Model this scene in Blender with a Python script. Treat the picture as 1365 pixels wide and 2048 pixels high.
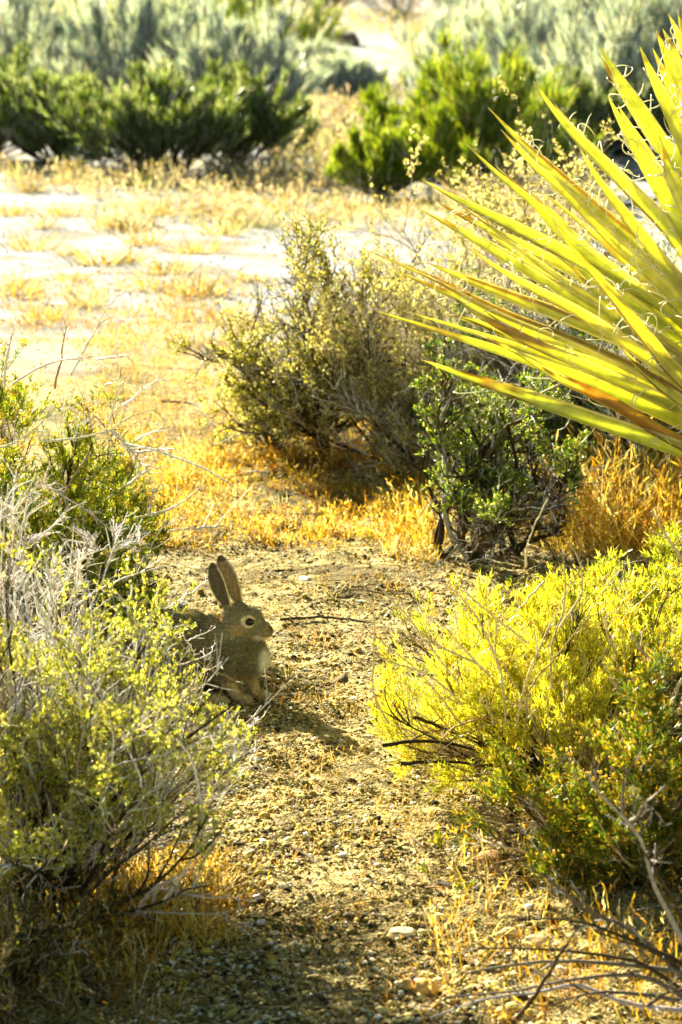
import bpy, math
import numpy as np
from mathutils import Vector

for _o in list(bpy.data.objects):
    bpy.data.objects.remove(_o)
SC = bpy.context.scene
COL = SC.collection

# ------------------------------------------------------------------ camera
W, H, FPX = 1365.0, 2048.0, 5972.0
CAM_Z, PITCH = 1.6, math.radians(10.4)
cd = bpy.data.cameras.new('camera')
cam = bpy.data.objects.new('camera', cd)
COL.objects.link(cam)
cam.location = (0, 0, CAM_Z)
cam.rotation_euler = (math.pi / 2 - PITCH, 0, 0)
cd.sensor_fit = 'HORIZONTAL'
cd.sensor_width = 24.0
cd.lens = 24.0 * FPX / W
cd.clip_start, cd.clip_end = 0.1, 2000
cd.dof.use_dof = True
cd.dof.focus_distance = 6.35
cd.dof.aperture_fstop = 8
SC.camera = cam

# ------------------------------------------------------------------ light
SUN_EL, SUN_AZ = math.radians(26), math.radians(-30)      # azimuth from +Y towards +X
w = bpy.data.worlds.new('World')
SC.world = w
w.use_nodes = True
nt = w.node_tree
bg = nt.nodes['Background']
sky = nt.nodes.new('ShaderNodeTexSky')
sky.sky_type = 'NISHITA'
sky.sun_disc = False
sky.sun_elevation = SUN_EL
sky.sun_rotation = SUN_AZ
sky.air_density = 0.4
sky.dust_density = 0.3
sky.ozone_density = 1.0
wb = nt.nodes.new('ShaderNodeMix'); wb.data_type = 'RGBA'; wb.blend_type = 'MULTIPLY'; wb.inputs[0].default_value = 1.0
wb.inputs[7].default_value = (1.0, .95, .58, 1)          # warm white balance of the whole picture
nt.links.new(sky.outputs[0], wb.inputs[6])
nt.links.new(wb.outputs[2], bg.inputs[0])
bg.inputs[1].default_value = 0.05
sd = bpy.data.lights.new('sun', 'SUN')
sd.energy = 5.0
sd.angle = math.radians(0.5)
sd.color = (1.0, 0.90, 0.64)
sun = bpy.data.objects.new('sun', sd)
COL.objects.link(sun)
sdir = Vector((math.cos(SUN_EL) * math.sin(SUN_AZ), math.cos(SUN_EL) * math.cos(SUN_AZ), math.sin(SUN_EL)))
sun.rotation_euler = sdir.to_track_quat('Z', 'Y').to_euler()
sun.location = sdir * 30
SC.view_settings.view_transform = 'Standard'
SC.view_settings.look = 'None'
SC.view_settings.exposure = 2.42
SC.view_settings.gamma = 1.0
SC.cycles.max_bounces = 6
SC.cycles.transparent_max_bounces = 4
SC.cycles.use_denoising = True
SC.cycles.denoiser = 'OPENIMAGEDENOISE'

# ------------------------------------------------------------------ helpers
def ray(px, py):
    x = (px - W / 2) / FPX
    y = -(py - H / 2) / FPX
    c, s = math.cos(PITCH), math.sin(PITCH)
    return np.array([x, c + y * s, -s + y * c])       # y forward, z up

def at(px, py, Y):
    r = ray(px, py)
    return np.array([0, 0, CAM_Z]) + r * (Y / r[1])

def _hash(ix, iy, seed):
    h = (ix.astype(np.int64) * 374761393 + iy.astype(np.int64) * 668265263 + seed * 974634777) & 0xffffffff
    h = ((h ^ (h >> 13)) * 1274126177) & 0xffffffff
    return ((h ^ (h >> 16)) & 0xffff) / 65535.0

def vnoise(x, y, sc, seed):
    x = np.asarray(x, float) / sc; y = np.asarray(y, float) / sc
    ix = np.floor(x); iy = np.floor(y)
    fx = x - ix; fy = y - iy
    fx = fx * fx * (3 - 2 * fx); fy = fy * fy * (3 - 2 * fy)
    ix = ix.astype(np.int64); iy = iy.astype(np.int64)
    a = _hash(ix, iy, seed); b = _hash(ix + 1, iy, seed)
    c = _hash(ix, iy + 1, seed); d = _hash(ix + 1, iy + 1, seed)
    return (a * (1 - fx) + b * fx) * (1 - fy) + (c * (1 - fx) + d * fx) * fy - 0.5

def gh(x, y):
    x = np.asarray(x, float); y = np.asarray(y, float)
    near = np.exp(-np.maximum(y - 14, 0) / 8.0)
    far = 1 - near
    fine = np.exp(-np.maximum(y - 8.5, 0) / 2.0)
    z = 0.035 * vnoise(x, y, 0.9, 1) + 0.020 * fine * vnoise(x, y, 0.35, 2)
    z += near * 0.006 * vnoise(x, y, 0.13, 3) + fine * (0.012 * vnoise(x, y, 0.11, 3) + 0.010 * vnoise(x, y, 0.045, 4) + 0.005 * vnoise(x, y, 0.02, 5))
    z += far * (0.30 * vnoise(x, y, 9.0, 6) + 0.10 * vnoise(x, y, 2.6, 7))
    return z

def ground(px, py):
    r = ray(px, py)
    t = CAM_Z / -r[2]
    for _ in range(6):
        p = np.array([0, 0, CAM_Z]) + r * t
        t = (CAM_Z - float(gh(p[0], p[1]))) / -r[2]
    p = np.array([0, 0, CAM_Z]) + r * t
    return p

def norm(v):
    v = np.asarray(v, float)
    return v / np.maximum(np.linalg.norm(v, axis=-1, keepdims=True), 1e-9)

class Geo:
    """collects vertices, faces and per-vertex colours"""
    def __init__(s):
        s.V = []; s.C = []; s.Q = []; s.T = []; s.n = 0
    def add(s, v, c, q=None, t=None):
        v = v.reshape(-1, 3)
        c = np.asarray(c, float)
        if c.ndim == 1: c = np.broadcast_to(c, v.shape)
        s.V.append(v); s.C.append(c.reshape(-1, 3))
        if q is not None and len(q): s.Q.append(q.reshape(-1, 4) + s.n)
        if t is not None and len(t): s.T.append(t.reshape(-1, 3) + s.n)
        s.n += len(v)
    def tubes(s, pts, r0, r1, sides, col, taper_pow=1.0, cap=True):
        pts = np.asarray(pts, float)
        if pts.ndim == 2: pts = pts[None]
        n, k, _ = pts.shape
        r0 = np.broadcast_to(np.asarray(r0, float), (n,)); r1 = np.broadcast_to(np.asarray(r1, float), (n,))
        tan = np.empty_like(pts)
        tan[:, 1:-1] = pts[:, 2:] - pts[:, :-2]
        tan[:, 0] = pts[:, 1] - pts[:, 0]; tan[:, -1] = pts[:, -1] - pts[:, -2]
        tan = norm(tan)
        d = norm(pts[:, -1] - pts[:, 0])
        ref = np.where(np.abs(d[:, 2:3]) > 0.8, np.array([[1., 0, 0]]), np.array([[0., 0, 1]]))[:, None, :]
        a = norm(np.cross(tan, np.broadcast_to(ref, tan.shape)))
        b = np.cross(tan, a)
        tt = (np.linspace(0, 1, k) ** taper_pow)[None, :]
        rad = r0[:, None] * (1 - tt) + r1[:, None] * tt
        ang = np.arange(sides) * 2 * np.pi / sides
        ring = a[:, :, None, :] * np.cos(ang)[None, None, :, None] + b[:, :, None, :] * np.sin(ang)[None, None, :, None]
        v = pts[:, :, None, :] + ring * rad[:, :, None, None]
        idx = np.arange(n * k * sides).reshape(n, k, sides)
        q = np.stack([idx[:, :-1], np.roll(idx[:, :-1], -1, 2), np.roll(idx[:, 1:], -1, 2), idx[:, 1:]], -1)
        col = np.asarray(col, float)
        if col.ndim == 2: c = np.broadcast_to(col[:, None, None, :], v.shape)
        elif col.ndim == 3: c = np.broadcast_to(col[:, :, None, :], v.shape)
        else: c = np.broadcast_to(col, v.shape)
        t = None
        if cap:
            if sides == 3: t = idx[:, -1, :]
            else:
                t = np.concatenate([np.stack([idx[:, -1, 0], idx[:, -1, i], idx[:, -1, i + 1]], -1) for i in range(1, sides - 1)])
        s.add(v, c.reshape(-1, 3), q, t)
    def leaves(s, pos, d, ln, wd, col, rng, cup=0.25):
        """folded lozenge blades"""
        n = len(pos)
        d = norm(d)
        up = norm(rng.normal(size=(n, 3)) + np.array([0, 0, 0.8]))
        a = norm(np.cross(d, up)); nn = np.cross(a, d)
        ln = np.broadcast_to(ln, (n,))[:, None]; wd = np.broadcast_to(wd, (n,))[:, None]
        p0 = pos; p3 = pos + d * ln + nn * ln * rng.uniform(-.15, .25, (n, 1))
        m = pos + d * ln * 0.55
        p1 = m + a * wd * .5 + nn * wd * cup; p2 = m - a * wd * .5 + nn * wd * cup
        pm = m
        v = np.stack([p0, p1, p3, p2, pm], 1)
        i = np.arange(n)[:, None] * 5
        t = np.concatenate([i + np.array([[0, 1, 4]]), i + np.array([[1, 2, 4]]), i + np.array([[2, 3, 4]]), i + np.array([[3, 0, 4]])])
        c = np.repeat(np.asarray(col)[:, None, :], 5, 1)
        s.add(v, c.reshape(-1, 3), None, t)
    def blades(s, pos, d, ln, wd, bend, col, rng, k=4):
        """long thin ribbons (grass, needle leaves) with a crease"""
        n = len(pos)
        d = norm(d); ln = np.broadcast_to(ln, (n,)); wd = np.broadcast_to(wd, (n,)); bend = np.broadcast_to(bend, (n,))
        side = norm(np.cross(d, norm(rng.normal(size=(n, 3)))))
        bd = norm(np.cross(side, d)) * rng.choice([-1, 1], (n, 1))
        t = np.linspace(0, 1, k)[None, :, None]
        c = pos[:, None, :] + d[:, None, :] * (ln[:, None, None] * t) + (bd * (ln * bend)[:, None])[:, None, :] * t ** 2
        ww = (wd[:, None] * np.array([0.8] + [1.0] * (k - 2) + [0.1])[None, :])[:, :, None]
        L = c - side[:, None, :] * ww * .5; R = c + side[:, None, :] * ww * .5
        v = np.stack([L, R], 2)
        idx = np.arange(n * k * 2).reshape(n, k, 2)
        q = np.stack([idx[:, :-1, 0], idx[:, :-1, 1], idx[:, 1:, 1], idx[:, 1:, 0]], -1)
        s.add(v, np.repeat(np.asarray(col)[:, None, :], k * 2, 1).reshape(-1, 3), q)
        return c
    def blobs(s, pos, rad, col, rng, squash=0.6, lump=0.25):
        """small irregular stones / puffs from a jittered icosahedron"""
        n = len(pos)
        base, faces = ICO
        sc = np.broadcast_to(rad, (n,))[:, None] * rng.uniform(.7, 1.3, (n, 3))
        sc[:, 2] *= squash
        v = base[None] * (1 + rng.uniform(-lump, lump, (n, len(base), 1)))
        v = v * sc[:, None, :]
        th = rng.uniform(0, 2 * np.pi, n); c, sn = np.cos(th)[:, None], np.sin(th)[:, None]
        x, y = v[:, :, 0] * c - v[:, :, 1] * sn, v[:, :, 0] * sn + v[:, :, 1] * c
        tl = rng.normal(0, .3, (n, 1)); z = v[:, :, 2] + x * tl
        v = np.stack([x, y, z], -1) + pos[:, None, :]
        f = (faces[None] + np.arange(n)[:, None, None] * len(base)).reshape(-1, 3)
        s.add(v, np.repeat(np.asarray(col)[:, None, :], len(base), 1).reshape(-1, 3), None, f)
    def build(s, name, mat, parent=None, smooth=False, origin=None):
        V = np.concatenate(s.V).astype(np.float32); C = np.concatenate(s.C)
        if origin is not None: V = V - np.asarray(origin, np.float32)
        Q = np.concatenate(s.Q) if s.Q else np.zeros((0, 4), int)
        T = np.concatenate(s.T) if s.T else np.zeros((0, 3), int)
        me = bpy.data.meshes.new(name)
        me.vertices.add(len(V)); me.vertices.foreach_set('co', V.ravel())
        nl = Q.size + T.size
        me.loops.add(nl); me.loops.foreach_set('vertex_index', np.concatenate([Q.ravel(), T.ravel()]).astype(np.int32))
        me.polygons.add(len(Q) + len(T))
        ls = np.concatenate([np.arange(len(Q)) * 4, Q.size + np.arange(len(T)) * 3]).astype(np.int32)
        me.polygons.foreach_set('loop_start', ls)
        me.update(calc_edges=True)
        ca = me.color_attributes.new('tint', 'FLOAT_COLOR', 'POINT')
        rgba = np.concatenate([C, np.ones((len(C), 1))], 1).astype(np.float32)
        ca.data.foreach_set('color', rgba.ravel())
        if smooth: me.polygons.foreach_set('use_smooth', np.ones(len(me.polygons), bool))
        me.materials.append(mat)
        o = bpy.data.objects.new(name, me)
        COL.objects.link(o)
        if parent is not None: o.parent = parent
        return o

_p = (1 + 5 ** .5) / 2
_iv = norm(np.array([[-1, _p, 0], [1, _p, 0], [-1, -_p, 0], [1, -_p, 0], [0, -1, _p], [0, 1, _p], [0, -1, -_p], [0, 1, -_p],
                     [_p, 0, -1], [_p, 0, 1], [-_p, 0, -1], [-_p, 0, 1]], float))
_if = np.array([[0, 11, 5], [0, 5, 1], [0, 1, 7], [0, 7, 10], [0, 10, 11], [1, 5, 9], [5, 11, 4], [11, 10, 2], [10, 7, 6], [7, 1, 8],
                [3, 9, 4], [3, 4, 2], [3, 2, 6], [3, 6, 8], [3, 8, 9], [4, 9, 5], [2, 4, 11], [6, 2, 10], [8, 6, 7], [9, 8, 1]])
ICO = (_iv, _if)

def thing(name, label, cat, loc=(0, 0, 0), group=None, kind=None):
    o = bpy.data.objects.new(name, None)
    o.empty_display_size = 0.1
    COL.objects.link(o)
    o.location = tuple(float(q) for q in loc)
    return tag(o, label, cat, group, kind)

def tag(o, label, cat, group=None, kind=None):
    if label: o['label'] = label
    if cat: o['category'] = cat
    if group: o['group'] = group
    if kind: o['kind'] = kind
    return o

def pick(rng, n, cols, jit=0.12):
    """n colours from a list of (weight, rgb)"""
    wgt = np.array([c[0] for c in cols], float); wgt /= wgt.sum()
    arr = np.array([c[1] for c in cols], float)[rng.choice(len(cols), n, p=wgt)]
    return np.clip(arr * (1 + rng.normal(0, jit, (n, 1))) * (1 + rng.normal(0, jit * .4, (n, 3))), 0.002, .95)

def catmull(P, m):
    P = np.asarray(P, float)
    P = np.concatenate([[2 * P[0] - P[1]], P, [2 * P[-1] - P[-2]]])
    out = []
    ns = len(P) - 3
    for u in np.linspace(0, ns - 1e-6, m):
        i = int(u); t = u - i
        p0, p1, p2, p3 = P[i:i + 4]
        out.append(.5 * ((2 * p1) + (-p0 + p2) * t + (2 * p0 - 5 * p1 + 4 * p2 - p3) * t * t + (-p0 + 3 * p1 - 3 * p2 + p3) * t ** 3))
    return np.array(out)

# ------------------------------------------------------------------ materials
def new_mat(name):
    m = bpy.data.materials.new(name)
    m.use_nodes = True
    m.node_tree.nodes.clear()
    return m, m.node_tree.nodes, m.node_tree.links

def veg_mat(name, trans=0.35, rough=0.6, noise_scale=60.0, noise_amt=0.35, tint_trans=(1.0, 1.0, 0.6), spec=0.3):
    m, N, L = new_mat(name)
    out = N.new('ShaderNodeOutputMaterial')
    a = N.new('ShaderNodeAttribute'); a.attribute_name = 'tint'
    tc = N.new('ShaderNodeTexCoord')
    nz = N.new('ShaderNodeTexNoise'); nz.inputs['Scale'].default_value = noise_scale; nz.inputs['Detail'].default_value = 3
    L.new(tc.outputs['Object'], nz.inputs['Vector'])
    mr = N.new('ShaderNodeMapRange'); mr.inputs[1].default_value = .3; mr.inputs[2].default_value = .7
    mr.inputs[3].default_value = 1 - noise_amt; mr.inputs[4].default_value = 1 + noise_amt
    L.new(nz.outputs[0], mr.inputs[0])
    mul = N.new('ShaderNodeVectorMath'); mul.operation = 'SCALE'
    L.new(a.outputs['Color'], mul.inputs[0]); L.new(mr.outputs[0], mul.inputs[3])
    p = N.new('ShaderNodeBsdfPrincipled')
    L.new(mul.outputs[0], p.inputs['Base Color'])
    p.inputs['Roughness'].default_value = rough
    p.inputs['Specular IOR Level'].default_value = spec
    if trans > 0:
        tr = N.new('ShaderNodeBsdfTranslucent')
        tm = N.new('ShaderNodeVectorMath'); tm.operation = 'MULTIPLY'; tm.inputs[1].default_value = tint_trans
        L.new(mul.outputs[0], tm.inputs[0]); L.new(tm.outputs[0], tr.inputs['Color'])
        mx = N.new('ShaderNodeMixShader'); mx.inputs[0].default_value = trans
        L.new(p.outputs[0], mx.inputs[1]); L.new(tr.outputs[0], mx.inputs[2])
        L.new(mx.outputs[0], out.inputs['Surface'])
    else:
        L.new(p.outputs[0], out.inputs['Surface'])
    return m

M_LEAF = veg_mat('leaf', trans=0.45, rough=0.38, noise_amt=0.15, tint_trans=(1.2, 1.15, 0.45), spec=.5)
M_BARK = veg_mat('bark', trans=0.0, rough=0.85, noise_scale=140, noise_amt=0.35, spec=0.15)
M_GRASS = veg_mat('dry_grass', trans=0.4, rough=0.6, noise_amt=0.2, tint_trans=(1.1, 0.95, 0.55))
M_STONE = veg_mat('stone', trans=0.0, rough=0.9, noise_scale=220, noise_amt=0.25, spec=0.2)
M_YUCCA = veg_mat('yucca_leaf', trans=0.48, rough=0.38, noise_scale=35, noise_amt=0.16, tint_trans=(1.12, 1.10, 0.6), spec=0.5)
M_FIBRE = veg_mat('yucca_fibre', trans=0.3, rough=0.5, noise_amt=0.05)
M_FUR = veg_mat('fur', trans=0.15, rough=0.75, noise_scale=90, noise_amt=0.25, spec=0.15)
M_SKIN = veg_mat('pelt', trans=0.0, rough=0.9, noise_scale=160, noise_amt=0.35, spec=0.1)

def ground_mat():
    m, N, L = new_mat('desert_sand')
    out = N.new('ShaderNodeOutputMaterial')
    p = N.new('ShaderNodeBsdfPrincipled'); p.inputs['Roughness'].default_value = .95
    p.inputs['Specular IOR Level'].default_value = .15
    tc = N.new('ShaderNodeTexCoord')
    def noise(sc, det, dist=0.0):
        n = N.new('ShaderNodeTexNoise'); n.inputs['Scale'].default_value = sc; n.inputs['Detail'].default_value = det
        n.inputs['Distortion'].default_value = dist
        L.new(tc.outputs['Object'], n.inputs['Vector']); return n
    def ramp(src, stops):
        r = N.new('ShaderNodeValToRGB'); L.new(src, r.inputs[0])
        e = r.color_ramp.elements
        e[0].position, e[0].color = stops[0][0], (*stops[0][1], 1)
        e[1].position, e[1].color = stops[-1][0], (*stops[-1][1], 1)
        for q in stops[1:-1]:
            el = e.new(q[0]); el.color = (*q[1], 1)
        return r
    def mix(f, a, b, mode='MIX'):
        x = N.new('ShaderNodeMix'); x.data_type = 'RGBA'; x.blend_type = mode
        if isinstance(f, float): x.inputs[0].default_value = f
        else: L.new(f, x.inputs[0])
        L.new(a, x.inputs[6])
        L.new(b, x.inputs[7]); return x.outputs[2]
    # broad sand tone, finer crust, grains
    big = ramp(noise(0.55, 5).outputs[0], [(.38, (.17, .12, .02)), (.5, (.44, .34, .08)), (.62, (.62, .51, .18))])
    fine = ramp(noise(26, 6, .4).outputs[0], [(.40, (.02, .014, .003)), (.48, (.32, .25, .07)), (.60, (.70, .60, .32))])
    c = mix(0.55, big.outputs[0], fine.outputs[0])
    vor = N.new('ShaderNodeTexVoronoi'); vor.inputs['Scale'].default_value = 190
    L.new(tc.outputs['Object'], vor.inputs['Vector'])
    gr = ramp(vor.outputs['Color'], [(.15, (.05, .036, .01)), (.45, (.30, .24, .08)), (.85, (.68, .60, .40))])
    c = mix(0.38, c, gr.outputs[0])
    # brown plant dust, its dark patches also painting in dappled shade
    dust = ramp(noise(3.2, 6, .6).outputs[0], [(.47, (0, 0, 0)), (.60, (1, 1, 1))])
    dm = N.new('ShaderNodeMath'); dm.operation = 'MULTIPLY'; dm.inputs[1].default_value = .7
    L.new(dust.outputs[0], dm.inputs[0])
    br = N.new('ShaderNodeRGB'); br.outputs[0].default_value = (.085, .06, .012, 1)
    c = mix(dm.outputs[0], c, br.outputs[0])
    # open sand beyond the shrubs is coloured paler and cooler, painting in its highlights
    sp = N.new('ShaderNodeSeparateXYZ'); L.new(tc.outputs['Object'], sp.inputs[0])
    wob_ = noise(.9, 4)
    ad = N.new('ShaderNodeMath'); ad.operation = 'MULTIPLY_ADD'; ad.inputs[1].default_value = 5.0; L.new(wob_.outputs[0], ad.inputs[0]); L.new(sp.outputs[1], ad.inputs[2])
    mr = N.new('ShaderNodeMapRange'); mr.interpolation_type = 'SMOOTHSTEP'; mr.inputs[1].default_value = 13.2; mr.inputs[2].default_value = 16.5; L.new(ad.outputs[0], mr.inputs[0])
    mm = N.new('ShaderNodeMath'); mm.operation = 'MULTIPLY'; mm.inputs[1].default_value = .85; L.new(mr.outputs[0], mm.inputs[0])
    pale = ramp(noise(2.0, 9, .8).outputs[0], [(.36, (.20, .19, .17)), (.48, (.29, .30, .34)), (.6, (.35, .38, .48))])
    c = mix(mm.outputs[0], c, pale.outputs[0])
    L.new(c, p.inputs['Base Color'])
    b1 = N.new('ShaderNodeBump'); b1.inputs['Strength'].default_value = .7; b1.inputs['Distance'].default_value = .006
    L.new(vor.outputs['Distance'], b1.inputs['Height']); b1.invert = True
    b2 = N.new('ShaderNodeBump'); b2.inputs['Strength'].default_value = .6; b2.inputs['Distance'].default_value = .02
    L.new(noise(22, 8).outputs[0], b2.inputs['Height']); L.new(b1.outputs[0], b2.inputs['Normal'])
    L.new(b2.outputs[0], p.inputs['Normal'])
    L.new(p.outputs[0], out.inputs['Surface'])
    return m
M_GROUND = ground_mat()

# ------------------------------------------------------------------ ground sheet
def build_ground():
    xs = [0.0]; st = 0.012
    while xs[-1] < 600:
        if xs[-1] > 1.3: st *= 1.045
        xs.append(xs[-1] + st)
    xs = np.array(xs); xs = np.concatenate([-xs[:0:-1], xs])
    ys = [3.6]; st = 0.012
    while ys[-1] < 900:
        if ys[-1] > 8.5: st *= 1.02
        ys.append(ys[-1] + st)
    yb = [3.6]; st = .03
    while yb[-1] > -60:
        st *= 1.12; yb.append(yb[-1] - st)
    ys = np.array(yb[:0:-1] + ys)
    X, Y = np.meshgrid(xs, ys)
    Z = gh(X, Y)
    g = Geo()
    idx = np.arange(X.size).reshape(X.shape)
    q = np.stack([idx[:-1, :-1], idx[:-1, 1:], idx[1:, 1:], idx[1:, :-1]], -1)
    g.add(np.stack([X, Y, Z], -1), np.array([.6, .5, .35]), q)
    o = g.build('ground', M_GROUND, smooth=True)
    tag(o, None, None, kind='structure')
build_ground()

# ------------------------------------------------------------------ plant growth
def grow(rng, start, d, ln, k, wob, up):
    n = len(start)
    d = norm(d)
    step = (ln / (k - 1))[:, None]
    P = [start]
    cur = d
    for i in range(k - 1):
        cur = norm(cur + rng.normal(0, wob, (n, 3)) + np.array([0, 0, up]))
        P.append(P[-1] + cur * step)
    return np.stack(P, 1)

def sample(rng, P, n, lo, hi, bias=1.0):
    """n points and tangents on the polylines P"""
    m, k, _ = P.shape
    i = rng.integers(0, m, n)
    t = (lo + (hi - lo) * rng.random(n) ** bias) * (k - 1)
    j = np.minimum(t.astype(int), k - 2); f = (t - j)[:, None]
    a, b = P[i, j], P[i, j + 1]
    return a * (1 - f) + b * f, norm(b - a), i, t / (k - 1)

def spread(rng, T, amt, up):
    return norm(T + amt * norm(rng.normal(size=T.shape)) + np.array([0, 0, up]))

def keep_above(P, m=0.004):
    P[..., 2] = np.maximum(P[..., 2], gh(P[..., 0], P[..., 1]) + m)
    return P

def proj(P):
    x, y, z = P[..., 0], P[..., 1], P[..., 2] - CAM_Z
    c, s_ = math.cos(PITCH), math.sin(PITCH)
    d = y * c - z * s_; v = y * s_ + z * c
    return W / 2 + FPX * x / d, H / 2 - FPX * v / d

def outline(right=None, left=None):
    # natural limits of a crown seen from the path: (height row, limit) pairs
    def f(P, slack=0.0):
        px, py = proj(P); slack = slack + 26 * (np.sin(P[..., 2] * 61 + P[..., 1] * 23) * .5 + np.sin(P[..., 2] * 143 + P[..., 0] * 37) * .4); ok = np.ones(px.shape, bool)
        if right: ok &= px < np.interp(py, [q[0] for q in right], [q[1] for q in right]) + slack
        if left: ok &= px > np.interp(py, [q[0] for q in left], [q[1] for q in left]) - slack
        return ok
    return f

def shrub(name, label, cat, base, h, r, seed, stems=26, twigs=220, fine=1500, leaf=9000, bark=None, leafc=None,
          leaf_len=.009, leaf_w=.003, needle=False, rb=.007, lean=(0, 0), tmax=80, wob=.14, up=.03, open_=.45, up2=.10,
          flower=0, flowerc=None, dead=0, deadc=None, group=None, foliage_lo=.25, ry=None, foliage='foliage', sides=5,
          leaf_spread=.9, clip=None, lim=None, trunk=None, bark0=None, cl=1, gap=None, wt=1.0, leaf_up=.25):
    rng = np.random.default_rng(seed)
    base = np.asarray(base, float)
    root = thing(name, label, cat, base, group)
    ry = ry or r
    az = rng.uniform(0, 2 * np.pi, stems)
    th = np.radians(tmax) * rng.random(stems) ** .62
    D = np.stack([np.sin(th) * np.cos(az), np.sin(th) * np.sin(az), np.cos(th)], 1)
    L0 = 1 / np.sqrt((D[:, 0] / r) ** 2 + (D[:, 1] / ry) ** 2 + (D[:, 2] / h) ** 2) * rng.uniform(.62, .98, stems)
    S0 = base + np.stack([rng.normal(0, .05 * r, stems), rng.normal(0, .05 * ry, stems), np.full(stems, -.01)], 1)
    if trunk: S0[:, 2] += trunk[0]; S0[:, :2] = base[:2] + rng.normal(0, trunk[1] * .5, (stems, 2)); L0 = L0 * (1 - trunk[0] / h * .7)
    D = norm(D + np.array([lean[0], lean[1], 0]))
    P0 = keep_above(grow(rng, S0, D, L0, 8, wob, up))
    if lim: k_ = lim(P0, 10).all(1); P0 = P0[k_]; L0 = L0[k_]; stems = len(P0)
    g = Geo()
    rs = rb * rng.uniform(.55, 1.15, stems)
    g.tubes(P0, rs, rs * .25, sides, pick(rng, stems, bark0 or bark))
    if trunk: g.tubes(catmull([base + [0, 0, -.02], base + [.012, 0, trunk[0] * .5], base + [0, 0, trunk[0] * 1.15]], 6), trunk[1] * 1.25, trunk[1] * .8, 9, np.array(bark[0][1]))
    s1, t1, i1, u1 = sample(rng, P0, twigs, .22, 1.0, .8)
    L1 = L0[i1] * rng.uniform(.22, .5, twigs) * (1.1 - .5 * u1)
    P1 = keep_above(grow(rng, s1, spread(rng, t1, open_ * 1.3, up2), L1, 6, wob * 1.2, up))
    if lim: k_ = lim(P1, 6).all(1); P1 = P1[k_]; L1 = L1[k_]; i1 = i1[k_]; twigs = len(P1)
    g.tubes(P1, rs[i1] * .42 * wt, rs[i1] * .14 * wt, 4, pick(rng, twigs, (bark0 or bark) + bark))
    if dead:
        s4, t4, i4, u4 = sample(rng, P0, dead, .45, 1.0, .7)
        L4 = h * rng.uniform(.18, .5, dead)
        P4 = keep_above(grow(rng, s4, spread(rng, t4, .75, .22), L4, 5, .16, .02))
        g.tubes(P4, .0016 * wt * rng.uniform(.7, 1.3, dead), .0005 * wt, 4, pick(rng, dead, deadc or bark))
        nb = dead * 7
        s5, t5, i5, u5 = sample(rng, P4, nb, .1, 1., .9)
        P5 = keep_above(grow(rng, s5, spread(rng, t5, 1.0, .1), L4[i5] * rng.uniform(.08, .32, nb), 3, .12, .02))
        g.tubes(P5, .0009 * wt, .0004 * wt, 3, pick(rng, nb, deadc or bark))
    g.build('stems', M_BARK, root, True, base)
    s2, t2, i2, u2 = sample(rng, P1, fine, .12, 1.0, .8)
    L2 = L1[i2] * rng.uniform(.25, .6, fine)
    P2 = keep_above(grow(rng, s2, spread(rng, t2, open_ * 1.5, up2), L2, 4, wob * 1.3, up))
    if lim: k_ = lim(P2, 4).all(1); P2 = P2[k_]; fine = len(P2)
    g = Geo()
    rr = np.clip(rb * .11 * wt * rng.uniform(.7, 1.3, fine), .0005, .003)
    g.tubes(P2, rr, rr * .5, 3, pick(rng, fine, bark))
    g.build('twigs', M_BARK, root, False, base)
    if leaf:
        g = Geo()
        s3, t3, i3, u3 = sample(rng, P2, leaf // cl, .1, 1.0, .8)
        s3 = np.repeat(s3, cl, 0) + (rng.normal(0, leaf_len * .18, (len(s3) * cl, 3)) if cl > 1 else 0); t3 = np.repeat(t3, cl, 0)
        if gap: k_ = vnoise(s3[:, 0] + s3[:, 2] * .7, s3[:, 1] * .6 + s3[:, 2] * 1.3, gap, seed) > -.10; s3, t3 = s3[k_], t3[k_]
        if clip is not None:
            k_ = clip(s3); s3, t3 = s3[k_], t3[k_]
        if lim: k_ = lim(s3); s3, t3 = s3[k_], t3[k_]
        n = len(s3)
        ld = spread(rng, t3, leaf_spread, leaf_up)
        ll = leaf_len * rng.uniform(.5, 1.35, n)
        if needle:
            g.blades(s3, ld, ll, leaf_w * rng.uniform(.7, 1.3, n), rng.uniform(0, .35, n), pick(rng, n, leafc, .16), rng, 3)
        else:
            g.leaves(s3, ld, ll, leaf_w * rng.uniform(.7, 1.3, n), pick(rng, n, leafc, .16), rng)
        g.build(foliage, M_LEAF, root, False, base)
    if flower:
        g = Geo()
        tops = P2[rng.integers(0, fine, flower * 3), -1]
        score = tops[:, 2] - base[2] + rng.normal(0, .1 * h, len(tops))
        tops = tops[np.argsort(-score)[:flower]]
        m = 5
        pos = np.repeat(tops, m, 0) + rng.normal(0, .006, (len(tops) * m, 3))
        g.blobs(pos, rng.uniform(.0016, .0034, len(pos)), pick(rng, len(pos), flowerc, .15), rng, 1.2, .3)
        g.build('flowers', M_LEAF, root, False, base)
    return root, P0, P1, P2

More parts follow.
